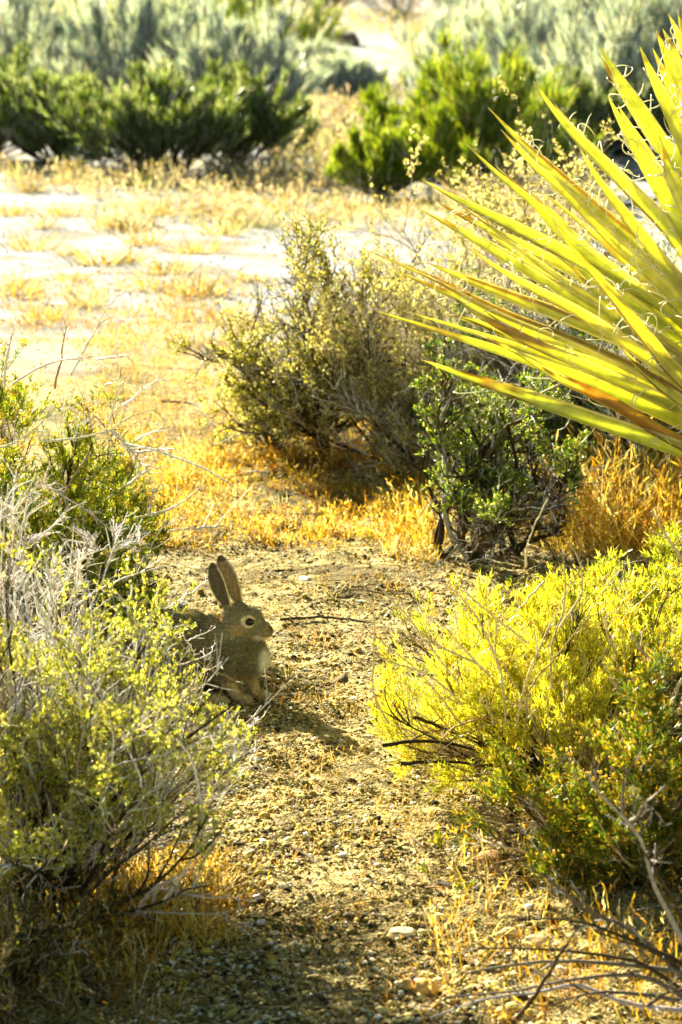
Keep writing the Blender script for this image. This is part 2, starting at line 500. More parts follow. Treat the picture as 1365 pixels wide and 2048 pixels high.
# palettes: surface colours, spread wide to carry contrast of light and shade
PALE = [(5, (.74, .71, .72)), (3, (.80, .74, .66)), (1.5, (.34, .26, .15))]
GREY = [(4, (.40, .39, .38)), (3, (.62, .60, .60)), (2, (.14, .10, .06))]
DARKB = [(4, (.045, .033, .016)), (2, (.10, .075, .035)), (1, (.22, .17, .09))]
TAN = [(3, (.40, .28, .12)), (3, (.55, .42, .22)), (1, (.62, .55, .42))]
YG = [(4, (.38, .42, .03)), (4, (.66, .62, .10)), (2.5, (.07, .14, .01)), (3, (.84, .80, .38))]
OLIVE = [(3, (.46, .44, .05)), (3, (.13, .13, .015)), (3, (.42, .38, .05)), (4, (.82, .78, .54)), (2.5, (.04, .055, .008))]  # palest and near-black shares paint leaf glints and shaded gaps
GREEN = [(4, (.045, .115, .012)), (3, (.10, .19, .015)), (1, (.22, .27, .025))]
YEL = [(4, (.68, .62, .03)), (4, (.80, .78, .16)), (3, (.30, .38, .02)), (.5, (.60, .38, .02))]
BRIGHTG = [(4, (.20, .30, .012)), (3, (.42, .48, .03)), (3, (.07, .14, .008)), (1, (.6, .6, .3))]
SAGE = [(4, (.36, .44, .62)), (4, (.60, .68, .90)), (3, (.08, .12, .07)), (1, (.44, .44, .34))]
FLOW = [(4, (.74, .62, .04)), (3, (.82, .74, .16)), (1, (.56, .42, .03))]
STRAW = [(4, (.50, .36, .07)), (3, (.64, .50, .17)), (2, (.34, .20, .02)), (2, (.72, .62, .34))]
PSTRAW = [(4, (.48, .42, .25)), (4, (.62, .59, .47)), (1, (.30, .24, .08)), (1, (.20, .23, .07))]

# ------------------------------------------------------------------ shrubs of the near and middle ground
EXTRA = {}
gp = ground
# front left shrub
LIM_A = outline(right=[(900, 40), (1075, 60), (1090, 190), (1110, 330), (1130, 385), (1200, 392), (1260, 385), (1330, 400), (1375, 425), (1400, 480), (1430, 520), (1500, 525), (1560, 500), (1680, 450), (1800, 400), (1950, 240)])
LIM_B = outline(right=[(640, 60), (700, 190), (800, 250), (900, 290), (1000, 350), (1100, 330), (1150, 300), (1240, 380)])
LIM_D = outline(left=[(500, 800), (700, 800), (850, 835), (1110, 850)], right=[(600, 1260), (900, 1190), (1110, 1125)])
LIM_E = outline(left=[(1050, 930), (1140, 930), (1230, 770), (1290, 735), (1400, 740), (1520, 770), (1600, 800), (1700, 1000)])
EXTRA['A'] = shrub('spiny_shrub', 'large grey-stemmed shrub with tiny yellow-green leaves in front of the rabbit', 'shrub',
    gp(70, 1810), .58, .66, 11, stems=90, twigs=1100, fine=9500, leaf=260000, cl=6, gap=.09, bark0=DARKB, bark=PALE + PALE + DARKB, leafc=YG, leaf_len=.0066, leaf_w=.0027,
    rb=.0058, ry=.50, tmax=76, dead=60, deadc=PALE, open_=.5, lim=LIM_A, clip=lambda p: p[:, 2] > .17)
# bare white spiny one at the left edge
EXTRA['W'] = shrub('dead_shrub', 'bleached leafless thorny shrub standing at the left edge', 'shrub',
    gp(45, 1560), .52, .20, 12, stems=9, twigs=80, fine=380, leaf=0, bark=PALE, rb=.005, tmax=40, dead=10, open_=.75, wt=1.3)
# mid left shrub
EXTRA['B'] = shrub('flowering_shrub', 'green shrub with yellow blossom tips growing behind the thorny left shrubs', 'shrub',
    gp(40, 1222), .62, .56, 13, stems=64, twigs=700, fine=6000, leaf=170000, gap=.12, bark0=DARKB, bark=DARKB + DARKB + PALE, leafc=GREEN + [(7, (.42, .46, .03)), (2, (.7, .66, .1))], leaf_len=.015,
    leaf_w=.0020, needle=True, rb=.006, ry=.58, lim=LIM_B, flower=1100, flowerc=FLOW, dead=26, deadc=PALE, tmax=86)
# centre shrub
shrub('branching_shrub', 'upright olive shrub on a short dark trunk in the middle of the clearing', 'shrub',
    gp(640, 925), .82, .50, 14, stems=34, twigs=480, fine=5200, leaf=66000, cl=4, gap=.08, wob=.22, bark0=DARKB, bark=DARKB + DARKB + GREY, leafc=OLIVE, leaf_len=.0115, leaf_w=.0052,
    rb=.010, tmax=70, dead=12, deadc=PALE, trunk=(.10, .022))
shrub('branching_shrub', 'low pale-twigged shrub leaning out left of the trunked olive shrub', 'shrub',
    gp(545, 905), .46, .30, 15, stems=24, twigs=240, fine=1800, leaf=22000, cl=5, bark0=DARKB, bark=GREY, leafc=OLIVE + YG, leaf_len=.010, leaf_w=.004,
    rb=.006, tmax=70, dead=8)
shrub('pale_shrub', 'pale seed-covered shrub just right of the trunked olive shrub', 'shrub',
    gp(805, 925), .88, .46, 16, stems=40, twigs=440, fine=4600, leaf=110000, cl=5, gap=.10, bark0=DARKB, bark=PALE + TAN, leafc=OLIVE + [(8, (.72, .66, .50))],
    leaf_len=.009, leaf_w=.004, rb=.006, tmax=60, dead=12)
shrub('pale_shrub', 'tall straw-coloured shrub under the highest yucca blades', 'shrub',
    gp(1010, 850), 1.05, .70, 17, stems=70, twigs=760, fine=6500, leaf=130000, cl=5, gap=.13, bark0=DARKB, bark=PALE + TAN + DARKB, leafc=[(6, (.82, .78, .60)), (3, (.42, .36, .12)), (3, (.06, .06, .012))],
    leaf_len=.013, leaf_w=.0055, rb=.006, tmax=78, dead=16)
shrub('pale_shrub', 'grey-tipped twiggy shrub between the trunked olive shrub and the crooked one', 'shrub',
    gp(905, 965), .80, .44, 24, stems=44, twigs=520, fine=5200, leaf=80000, cl=4, gap=.10, wob=.18, bark0=DARKB, bark=PALE + PALE + GREY, leafc=OLIVE + [(6, (.72, .68, .56))],
    leaf_len=.009, leaf_w=.004, rb=.007, tmax=66, dead=24, deadc=PALE)
shrub('thicket', 'low dark twiggy undergrowth in the bottom left corner', 'shrub',
    gp(-30, 1990), .20, .30, 25, stems=60, twigs=700, fine=5000, leaf=16000, gap=.08, bark=DARKB + TAN, leafc=[(3, (.06, .06, .01)), (1, (.3, .3, .04))],
    leaf_len=.007, leaf_w=.003, rb=.004, tmax=86, wob=.25)
EXTRA['D'] = shrub('crooked_shrub', 'dark green shrub on crooked black stems below the yucca blades', 'shrub',
    gp(960, 1112), .72, .56, 18, stems=18, twigs=300, fine=3000, leaf=70000, cl=4, gap=.08, bark=DARKB + DARKB + GREY, leafc=GREEN + [(3, (.20, .30, .02)), (2, (.40, .44, .04)), (1.5, (.7, .68, .40))], leaf_len=.011, leaf_w=.0034,
    rb=.012, tmax=64, wob=.30, dead=14, lim=LIM_D, deadc=GREY, clip=lambda p: p[:, 2] > .17)
shrub('twiggy_shrub', 'grey-twigged dark green shrub in the gap beneath the lowest yucca blade', 'shrub',
    gp(1090, 985), .66, .46, 20, stems=40, twigs=460, fine=4600, leaf=70000, cl=4, gap=.12, bark0=DARKB, bark=GREY + PALE, leafc=GREEN + OLIVE, leaf_len=.011, leaf_w=.0036,
    rb=.009, tmax=76, dead=40, deadc=PALE)
shrub('dark_shrub', 'dense shadowy shrub with grey outer twigs behind the yucca', 'shrub',
    gp(1250, 990), .80, .74, 19, stems=66, twigs=760, fine=7000, leaf=130000, cl=4, gap=.16, bark0=DARKB, bark=DARKB + GREY + PALE, leafc=GREEN, leaf_len=.012, leaf_w=.0034,
    rb=.009, tmax=80, dead=30, deadc=PALE)
# right front shrubs
EXTRA['E'] = shrub('rabbitbrush', 'bright yellow shrub with long bare whips at the path edge', 'shrub',
    gp(1120, 1560), .42, .58, 21, stems=80, twigs=900, fine=6500, leaf=105000, cl=3, gap=.13, dead=60, deadc=[(1, (.74, .64, .44))], bark0=DARKB, bark=TAN + DARKB, leafc=YEL, leaf_len=.015, leaf_w=.0017, leaf_up=.5,
    needle=True, rb=.0042, ry=.44, tmax=84, flower=160, flowerc=FLOW, open_=.42, lim=LIM_E)
EXTRA['E2'] = shrub('rabbitbrush', 'taller yellow-green shrub with curling leaf tips at the right edge', 'shrub',
    gp(1330, 1480), .52, .30, 22, stems=40, twigs=420, fine=4600, leaf=70000, bark0=DARKB, bark=TAN, leafc=YEL + BRIGHTG, leaf_len=.016, leaf_w=.0024,
    needle=True, rb=.0045, tmax=60, flower=120, flowerc=FLOW)
shrub('green_shrub', 'green and amber shrub drooping over the gravel at the lower right', 'shrub',
    gp(1290, 1760), .36, .34, 23, stems=50, twigs=520, fine=5200, leaf=90000, gap=.10, bark=DARKB + TAN, leafc=GREEN + [(3, (.40, .34, .03)), (2, (.50, .30, .02))],
    leaf_len=.013, leaf_w=.0018, needle=True, rb=.005, tmax=88, flower=220, flowerc=FLOW, dead=12, deadc=PALE)

# ------------------------------------------------------------------ far shrubs
def far(name, label, px, py, h, r, seed, kind, group=None, **kw):
    kinds = {
        'green': dict(bark0=DARKB, bark=[(1, (.34, .34, .28))], dead=40, deadc=[(1, (.6, .62, .64))], leafc=[(4, (.03, .07, .006)), (3, (.09, .16, .01)), (3, (.26, .32, .04)), (3, (.50, .56, .54))], leaf_len=.085, leaf_w=.0055, needle=True, stems=60, twigs=600, fine=3600, leaf=52000, rb=.010, leaf_up=.8),
        'dark': dict(bark=DARKB, leafc=[(4, (.035, .07, .015)), (2, (.07, .12, .02))], leaf_len=.06, leaf_w=.010, needle=True, stems=50, twigs=400, fine=2000, leaf=11000, rb=.012),
        'bright': dict(bark0=DARKB, bark=[(1, (.4, .4, .3))], dead=30, deadc=[(1, (.6, .6, .56))], leafc=BRIGHTG, leaf_len=.085, leaf_w=.006, needle=True, stems=60, twigs=600, fine=3600, leaf=42000, rb=.009, leaf_up=.8),
        'grey': dict(bark=[(1, (.45, .45, .43))], leafc=SAGE, leaf_len=.17, leaf_w=.0075, needle=True, stems=70, twigs=560, fine=3000, leaf=24000, rb=.008, leaf_up=1.0),
        'straw': dict(bark=TAN, leafc=PSTRAW, leaf_len=.05, leaf_w=.008, needle=True, stems=50, twigs=400, fine=2000, leaf=9000, rb=.006),
    }
    a = dict(kinds[kind]); a.update(tmax=72, wob=.07, open_=.28, up2=.22, leaf_spread=.4, leaf_up=.5, sides=4, wt=1.3); a.update(kw)
    return shrub(name, label, 'shrub', gp(px, py), h, r, seed, group=group, **a)

FARS = [
    ('desert_shrub', 'silvery grey brush filling the gap left of the yellow-green skyline shrub', 400, 150, 1.2, 1.5, 'grey'),
    ('desert_shrub', 'silvery grey brush standing right of the yellow-green skyline shrub', 625, 190, .6, .6, 'grey'),
    ('desert_shrub', 'silvery grey brush behind the top of the leafy bright shrub', 930, 185, .9, 1.1, 'grey'),
    ('desert_shrub', 'silvery grey brush in the distance under the dark top right shrub', 1150, 120, 1.5, 2.0, 'grey'),
    ('desert_shrub', 'dark green shrub half hidden at the left edge of the view', -20, 320, .8, .8, 'green'),
    ('desert_shrub', 'dark green low shrub in the shade right of the leafy bright one', 1130, 330, .6, .7, 'green'),
    ('desert_shrub', 'leafy green shrub filling between the small upright and leafy bright ones', 860, 350, .75, .6, 'bright'),
    ('desert_shrub', 'wide dark green shrub at the far side of the sand, left part', 120, 335, .60, 1.0, 'green'),
    ('desert_shrub', 'dark green shrub joined to the right of the wide one', 330, 348, .64, 1.0, 'green'),
    ('desert_shrub', 'thin dark green shrub leaning right beside the golden grass', 470, 338, .70, .75, 'green'),
    ('desert_shrub', 'leafy green shrub with bright top behind the yucca tips', 960, 385, 1.0, .85, 'bright'),
    ('desert_shrub', 'small upright green shrub left of the leafy bright one', 765, 400, .50, .38, 'bright'),
    ('desert_shrub', 'yellow-green shrub on the skyline side of the clearing', 540, 160, 1.9, 1.1, 'bright'),
    ('desert_shrub', 'silvery grey brush rising behind the left dark shrub', 60, 230, 1.4, 1.3, 'grey'),
    ('desert_shrub', 'silvery grey brush behind the middle of the dark shrubs', 300, 245, 1.5, 1.3, 'grey'),
    ('desert_shrub', 'silvery brush in front of the yellow-green skyline shrub', 470, 255, 1.1, .9, 'grey'),
    ('desert_shrub', 'large silvery brush behind the bright leafy shrub', 1010, 255, 1.3, 1.3, 'grey'),
    ('desert_shrub', 'large silvery brush at the right edge behind the yucca', 1270, 300, 1.6, 1.4, 'grey'),
    ('desert_shrub', 'low grey-green shrub beside the path of bare sand', 690, 205, .40, .55, 'grey'),
    ('desert_shrub', 'shadowed green shrub at the base of the right silvery brush', 1230, 310, .55, .7, 'green'),
    ('desert_shrub', 'dark evergreen shrub at the far top right', 1270, 105, 1.9, 1.5, 'dark'),
    ('desert_shrub', 'dark evergreen shrub at the top centre', 800, 42, 2.4, 3.2, 'dark'),
    ('desert_shrub', 'dark shrub on the horizon right of the yellow-green one', 660, 30, 1.8, 1.6, 'dark'),
    ('desert_shrub', 'green shrub on the horizon near the top centre left', 400, 28, 2.0, 2.4, 'green'),
    ('desert_shrub', 'pale straw shrub in the distance above the bare sand', 860, 135, .7, .9, 'straw'),
    ('desert_shrub', 'pale straw shrub at the far left distance', 110, 95, .9, 1.6, 'straw'),
]
for i, (nm, lb, px, py, h, r, k) in enumerate(FARS):
    far(nm, lb, px, py, h, r, 100 + i, k)
_r = np.random.default_rng(77)
for i in range(16):      # scattered beyond, towards the horizon
    px = _r.uniform(-100, 1465); py = _r.uniform(8, 40)
    k = _r.choice(['grey', 'dark', 'green', 'straw'])
    far('distant_shrub', {'grey': 'silvery', 'dark': 'blackish green', 'green': 'dark green', 'straw': 'straw-coloured'}[str(k)] + ' shrub among the blurred brush along the top of the view', px, py, _r.uniform(.9, 1.8), _r.uniform(1., 2.2), 200 + i, k,
        group={'grey': 'silvery', 'dark': 'blackish', 'green': 'green', 'straw': 'straw-coloured'}[str(k)] + ' shrubs along the top of the view', stems=30, twigs=200, fine=1000, leaf=4500)

# ------------------------------------------------------------------ vectorised ground picking
def gpv(px, py):
    px = np.asarray(px, float); py = np.asarray(py, float)
    x = (px - W / 2) / FPX; y = -(py - H / 2) / FPX
    c, s = math.cos(PITCH), math.sin(PITCH)
    d = np.stack([x, c + y * s, -s + y * c], -1)
    t = CAM_Z / -d[:, 2]
    for _ in range(5):
        p = d * t[:, None]
        t = (CAM_Z - gh(p[:, 0], p[:, 1])) / -d[:, 2]
    p = d * t[:, None]
    p[:, 2] = gh(p[:, 0], p[:, 1])
    return p

# ------------------------------------------------------------------ dry grass
def grass(name, regions, seed, cols, label, cat='dry grass', headc=None):
    """regions: (x0, y0, x1, y1, tufts, blades per tuft, height m, spread m, blade width m)"""
    rng = np.random.default_rng(seed)
    g = Geo()
    for (x0, y0, x1, y1, nt_, nb, h, sp, bw) in regions:
        # clumped: parents then children around them
        c = gpv(rng.uniform(x0, x1, nt_), rng.uniform(y0, y1, nt_))
        hh = h * rng.uniform(.45, 1.25, nt_)
        n = nt_ * nb
        i = np.repeat(np.arange(nt_), nb)
        off = rng.normal(0, sp, (n, 2))
        p = c[i].copy(); p[:, :2] += off; p[:, 2] = gh(p[:, 0], p[:, 1]) - .003
        d = np.stack([off[:, 0] / sp * .35 + rng.normal(0, .3, n), off[:, 1] / sp * .35 + rng.normal(0, .3, n), np.full(n, 1.0)], 1)
        ln = hh[i] * rng.uniform(.4, 1.1, n)
        tc = pick(rng, nt_, cols, .18)[i] * (1 + rng.normal(0, .15, (n, 1)))
        tc = np.clip(tc, .01, .95)
        cc = g.blades(p, d, ln, bw * rng.uniform(.6, 1.4, n), rng.uniform(.05, .7, n), tc, rng, 4)
        # seed heads: little spikelets at the end of half the blades
        m = rng.random(n) < .55
        e = cc[m, -1]; dd = norm(cc[m, -1] - cc[m, -2])
        hc = pick(rng, m.sum(), headc or cols, .15)
        for k in range(3):
            g.leaves(e - dd * ln[m][:, None] * .11 * k, norm(dd + rng.normal(0, .35, dd.shape)), ln[m] * .16 + bw * 2, bw * 2.4, hc, rng)
    o = g.build(name, M_GRASS)
    tag(o, label, cat, kind='stuff')
    return o

RGOLD = [(4, (.54, .38, .022)), (4, (.74, .58, .11)), (3, (.42, .21, .008)), (3, (.84, .76, .42)), (2, (.09, .06, .008))]
grass('golden_grass', [
    (270, 900, 860, 1105, 260, 14, .040, .022, .0018),
    (300, 900, 850, 1090, 90, 34, .060, .014, .0018),
    (560, 850, 860, 950, 80, 18, .09, .018, .0019),
    (440, 830, 620, 930, 50, 18, .09, .025, .0018),
    (290, 880, 460, 1060, 40, 30, .08, .022, .0018),
    (780, 960, 890, 1125, 60, 20, .10, .02, .0020),
], 301, RGOLD, 'golden dry grass filling the ground under the trunked olive shrub')
grass('tall_golden_grass', [
    (1080, 1010, 1400, 1110, 110, 28, .22, .035, .0026),
    (1150, 970, 1400, 1010, 30, 26, .22, .035, .0026),
], 302, STRAW + RGOLD, 'tall golden grass standing behind the crooked black stems')
grass('amber_grass', [
    (90, 1740, 470, 1900, 130, 16, .070, .022, .0015),
    (0, 1890, 330, 2048, 60, 10, .07, .03, .0013),
    (880, 1690, 1420, 2060, 120, 6, .085, .016, .0016),
    (1150, 1640, 1400, 1760, 60, 10, .09, .02, .0016),
], 303, RGOLD, 'short amber grass growing among the nearest shrubs')
grass('path_grass', [
    (420, 1100, 1100, 1420, 170, 8, .035, .018, .0012),
    (520, 1400, 960, 1680, 130, 7, .030, .018, .0012),
    (420, 1680, 1000, 2060, 110, 6, .030, .018, .0011),
    (180, 640, 520, 900, 300, 14, .050, .035, .0018),
    (0, 560, 500, 700, 120, 16, .06, .05, .003),
], 304, TAN + STRAW, 'sparse short dry grass along the gravel path')
grass('straw_grass', [
    (180, 385, 900, 465, 110, 24, .12, .05, .006),
    (0, 335, 560, 385, 70, 26, .16, .05, .006),
    (540, 190, 740, 380, 80, 26, .26, .07, .008),
    (900, 380, 1200, 480, 90, 24, .2, .07, .006),
    (0, 60, 1365, 300, 220, 20, .22, .14, .010),
    (0, 8, 1365, 70, 300, 14, .30, .3, .022),
], 305, PSTRAW, 'pale straw grass between the far desert shrubs')

# individual tufts dotted over the open sand
def tufts():
    rng = np.random.default_rng(41)
    protos = []
    for k in range(4):
        g = Geo(); n = 90
        off = rng.normal(0, .05, (n, 2)); p = np.concatenate([off, np.full((n, 1), -.004)], 1)
        d = np.stack([off[:, 0] * 9 + rng.normal(0, .3, n), off[:, 1] * 9 + rng.normal(0, .3, n), np.full(n, .8)], 1)
        g.blades(p, d, rng.uniform(.04, .13, n), .005, rng.uniform(.1, .7, n), pick(rng, n, STRAW if k % 2 else TAN + OLIVE + STRAW, .15), rng, 4)
        protos.append(g)
    spots = [(60, 500), (125, 430), (135, 512), (150, 560), (190, 528), (290, 490), (250, 525), (330, 430), (90, 455), (230, 455), (60, 385),
             (395, 505), (445, 470), (25, 430), (340, 545), (300, 575), (180, 610), (95, 640), (390, 590), (440, 640), (500, 560), (30, 590),
             (560, 420), (640, 440), (700, 425), (470, 400), (215, 345), (105, 365)]
    src = {}
    for i, (px, py) in enumerate(spots):
        k = i % 4
        if k not in src:
            o = protos[k].build('grass_tuft', M_GRASS); src[k] = o
        else:
            o = src[k].copy(); COL.objects.link(o)
        o.location = gp(px, py); o.rotation_euler.z = rng.uniform(0, 6.28)
        s_ = rng.uniform(.7, 1.4); o.scale = (s_, s_, s_ * rng.uniform(.6, 1.1))
        if k % 2: tag(o, 'small straw-yellow grass tuft dotted over the bare pale sand', 'grass tuft', 'straw-yellow grass tufts on the open sand')
        else: tag(o, 'small brownish olive tuft dotted over the bare pale sand', 'grass tuft', 'brownish olive tufts on the open sand')
tufts()

# ------------------------------------------------------------------ gravel, litter
def gravel():
    rng = np.random.default_rng(51)
    g = Geo()
    cols = [(4, (.44, .34, .09)), (5, (.68, .56, .24)), (4, (.16, .12, .03)), (2, (.84, .82, .76)), (4, (.045, .036, .014)), (1, (.40, .25, .05))]
    for (x0, y0, x1, y1, n, a, b) in [(-40, 1080, 1410, 2070, 52000, .0014, .0042), (300, 1080, 1100, 2070, 24000, .002, .0062),
                                      (-40, 640, 1400, 1100, 16000, .0022, .006), (300, 1080, 1200, 2070, 1500, .0055, .0125), (0, 380, 1365, 660, 5000, .004, .011)]:
        p = gpv(rng.uniform(x0, x1, n), rng.uniform(y0, y1, n))
        # patchy cover
        k = vnoise(p[:, 0], p[:, 1], .18, 9) + vnoise(p[:, 0], p[:, 1], .06, 10) * .6 > rng.uniform(-.55, .25, n)
        p = p[k]; n = len(p)
        r = a + (b - a) * rng.random(n) ** 2.2
        p[:, 2] += r * .15
        g.blobs(p, r, pick(rng, n, cols, .14), rng, .62, .2)
    o = g.build('gravel', M_STONE)
    tag(o, 'loose coarse gravel strewn over the path', 'gravel', kind='stuff')
gravel()

def litter():
    rng = np.random.default_rng(52)
    g = Geo()
    cols = TAN + DARKB + DARKB + STRAW
    for (x0, y0, x1, y1, n, l) in [(-40, 1090, 1410, 2070, 20000, .016), (-40, 1090, 1410, 2070, 1500, .04), (200, 640, 1400, 1100, 8000, .03), (0, 300, 1365, 660, 1200, .07)]:
        p = gpv(rng.uniform(x0, x1, n), rng.uniform(y0, y1, n))
        k = vnoise(p[:, 0], p[:, 1], .3, 19) + vnoise(p[:, 0], p[:, 1], .09, 20) * .7 > rng.uniform(-.35, .35, n)
        p = p[k]; n = len(p); p[:, 2] += l * .08
        th = rng.uniform(0, 6.28, n)
        d = np.stack([np.cos(th), np.sin(th), rng.normal(0, .12, n)], 1)
        P = grow(rng, p, d, l * rng.uniform(.3, 1.7, n), 3, .15, 0)
        P[..., 2] = np.maximum(P[..., 2], gh(P[..., 0], P[..., 1]) + .001)
        g.tubes(P, l * .03 * rng.uniform(.5, 1.6, n), l * .02, 3, pick(rng, n, cols, .2))
    n = 24000
    p = gpv(rng.uniform(-40, 1410, n), rng.uniform(900, 2070, n))
    k = vnoise(p[:, 0], p[:, 1], .22, 29) > rng.uniform(-.3, .4, n); p = p[k]; n = len(p); p[:, 2] += .003
    d = rng.normal(size=(n, 3)); d[:, 2] *= .25
    g.leaves(p, d, rng.uniform(.004, .012, n), .003, pick(rng, n, TAN + DARKB + DARKB, .2), rng)
    o = g.build('plant_litter', M_BARK)
    tag(o, 'fallen twig bits and dry leaf crumbs on the gravel', 'plant litter', kind='stuff')
litter()

# ------------------------------------------------------------------ single stones and sticks
def rock(name, label, px, py, size, col, seed, squash=.6, elong=1.0, cat='rock'):
    rng = np.random.default_rng(seed)
    import bmesh
    bm = bmesh.new(); bmesh.ops.create_icosphere(bm, subdivisions=3, radius=1.0)
    v = np.array([q.co[:] for q in bm.verts]); f = np.array([[x.index for x in q.verts] for q in bm.faces]); bm.free()
    o_ = rng.uniform(0, 50, 3)
    d = sum(a * vnoise(v[:, 0] + o_[0] + v[:, 2] * .7, v[:, 1] + o_[1] - v[:, 2] * .5, s_, seed) for a, s_ in ((.7, 1.1), (.35, .5), (.18, .22)))
    # a few flat broken faces
    for _ in range(7):
        nn = norm(rng.normal(size=3)); h_ = rng.uniform(.55, .85); k = v @ nn
        v = v - np.maximum(k - h_, 0)[:, None] * nn[None] * .85
    v = v * (1 + d[:, None] * .5) * np.array([elong, 1.0, squash]) * size
    th = rng.uniform(0, 6.28)
    v = np.stack([v[:, 0] * math.cos(th) - v[:, 1] * math.sin(th), v[:, 0] * math.sin(th) + v[:, 1] * math.cos(th), v[:, 2]], 1)
    g = Geo(); g.add(v, np.clip(np.array(col) * (1 + d[:, None] * .6), .01, .9), None, f)
    o = g.build(name, M_STONE)
    p = gp(px, py); o.location = (p[0], p[1], p[2] + size * squash * .35)
    tag(o, label, cat)
    return o
for i, a in enumerate([
    ('rock', 'ochre stone standing alone near the bottom of the gravel path', 850, 1988, .022, (.62, .40, .12), .8, 1.1),
    ('rock', 'smaller ochre stone touching the left of the ochre stone', 815, 1975, .013, (.58, .40, .15), .8, 1.1),
    ('rock', 'pale stone under the tips of the bare grey branches', 1072, 1895, .022, (.70, .55, .30), .75, 1.2),
    ('rock', 'tan stone above the bare grey branches', 1020, 1870, .014, (.66, .50, .26), .7, 1.2),
    ('rock', 'reddish brown clod on the gravel below the yellow shrub', 985, 1718, .026, (.34, .18, .07), .45, 1.4),
    ('rock', 'flat pale stone on the gravel at the lower middle', 800, 1868, .020, (.74, .62, .38), .4, 1.4),
    ('rock', 'dark clod on the path to the right of the rabbit', 685, 1362, .018, (.10, .085, .05), .5, 1.6),
    ('rock', 'black pebble on the gravel above the brown clod', 872, 1608, .007, (.05, .05, .045), .7, 1.2),
    ('rock', 'dark hollow-sided clod below the brown clod', 895, 1772, .016, (.07, .055, .03), .4, 1.8),
    ('rock', 'dark clod left of the pale flat stone', 700, 1835, .010, (.09, .07, .04), .6, 1.2),
    ('rock', 'dark pebble beside the ochre stones at the bottom', 760, 2020, .010, (.08, .07, .05), .7, 1.2),
    ('rock', 'white stone half hidden behind the bright yellow shrub', 1300, 1385, .045, (.80, .76, .72), .45, 1.9),
    ('rock', 'pale stone on the ground behind the taller yellow-green shrub', 1285, 1225, .035, (.70, .64, .56), .5, 1.6),
    ('rock', 'small white stone on the far left sand', 60, 345, .06, (.75, .72, .66), .5, 1.5),
    ('rock', 'dark boulder-like stump among the distant brush', 690, 92, .35, (.12, .10, .08), .6, 1.6),
    ('rock', 'thin white stone chip on the path behind the ears', 610, 1158, .014, (.75, .76, .80), .35, 1.6),
]):
    nm, lb, px, py, sz, c, sq, el = a
    rock(nm, lb, px, py, sz, c, 400 + i, sq, el)

def stick(name, label, pxs, r0, r1, col, twigs=(), lift=.006, cat='stick', seed=0):
    P = np.array([gp(*q) for q in pxs]); P[:, 2] += lift + r0
    root = P[0].copy(); rng = np.random.default_rng(seed)
    g = Geo(); C = catmull(P, 14); C += rng.normal(0, r0 * .35, C.shape)
    g.tubes(C, r0, r1, 6, np.array(col))
    for (a, b, hgt) in twigs:
        q = C[int(a * 13)]; e = gp(*b); e[2] += hgt
        T = catmull([q, (q + e) / 2 + rng.normal(0, .004, 3), e], 7)
        g.tubes(T, r0 * .55, r0 * .2, 5, np.array(col))
    o = g.build(name, M_BARK, None, True, root); o.location = tuple(root)
    tag(o, label, cat)
stick('stick', 'dark smooth stick lying on the path in front of the rabbit nose', [(562, 1248), (610, 1244), (660, 1243), (735, 1252)], .0042, .003, (.07, .055, .035), seed=1)
stick('stick', 'blue-grey forked stick on the golden grass left of centre', [(332, 1082), (370, 1076), (440, 1070)], .0045, .003, (.52, .55, .58),
      [(.95, (505, 985), .02), (.8, (428, 1040), .05), (.05, (330, 1062), .03)], lift=.02, seed=2)
stick('stick', 'short pale driftwood piece at the foot of the low shrub', [(478, 960), (505, 957), (540, 958)], .008, .006, (.72, .70, .66), seed=3, lift=.01)
stick('stick', 'thin dark twig on the gravel below the rabbit', [(585, 1705), (618, 1722), (650, 1745)], .0022, .001, (.12, .10, .07), [(.5, (600, 1750), .0)], seed=4)
stick('stick', 'thin twig lying at the bottom of the path', [(610, 2010), (650, 1995), (720, 1990), (770, 2000)], .0022, .001, (.16, .13, .09), seed=5)
stick('stick', 'grey twig lying behind the tall ears on the path', [(672, 1190), (720, 1186), (790, 1196), (845, 1188)], .003, .002, (.20, .16, .10), seed=6)
stick('stick', 'curved dark branch lying on the sand left of the centre shrub', [(320, 812), (390, 820), (430, 860), (470, 882)], .005, .003, (.14, .11, .07), seed=7, lift=.015)
stick('stick', 'pale bent wood lying under the right shrubs', [(1170, 1405), (1215, 1385), (1270, 1345)], .012, .006, (.62, .60, .56), seed=8, lift=.03)

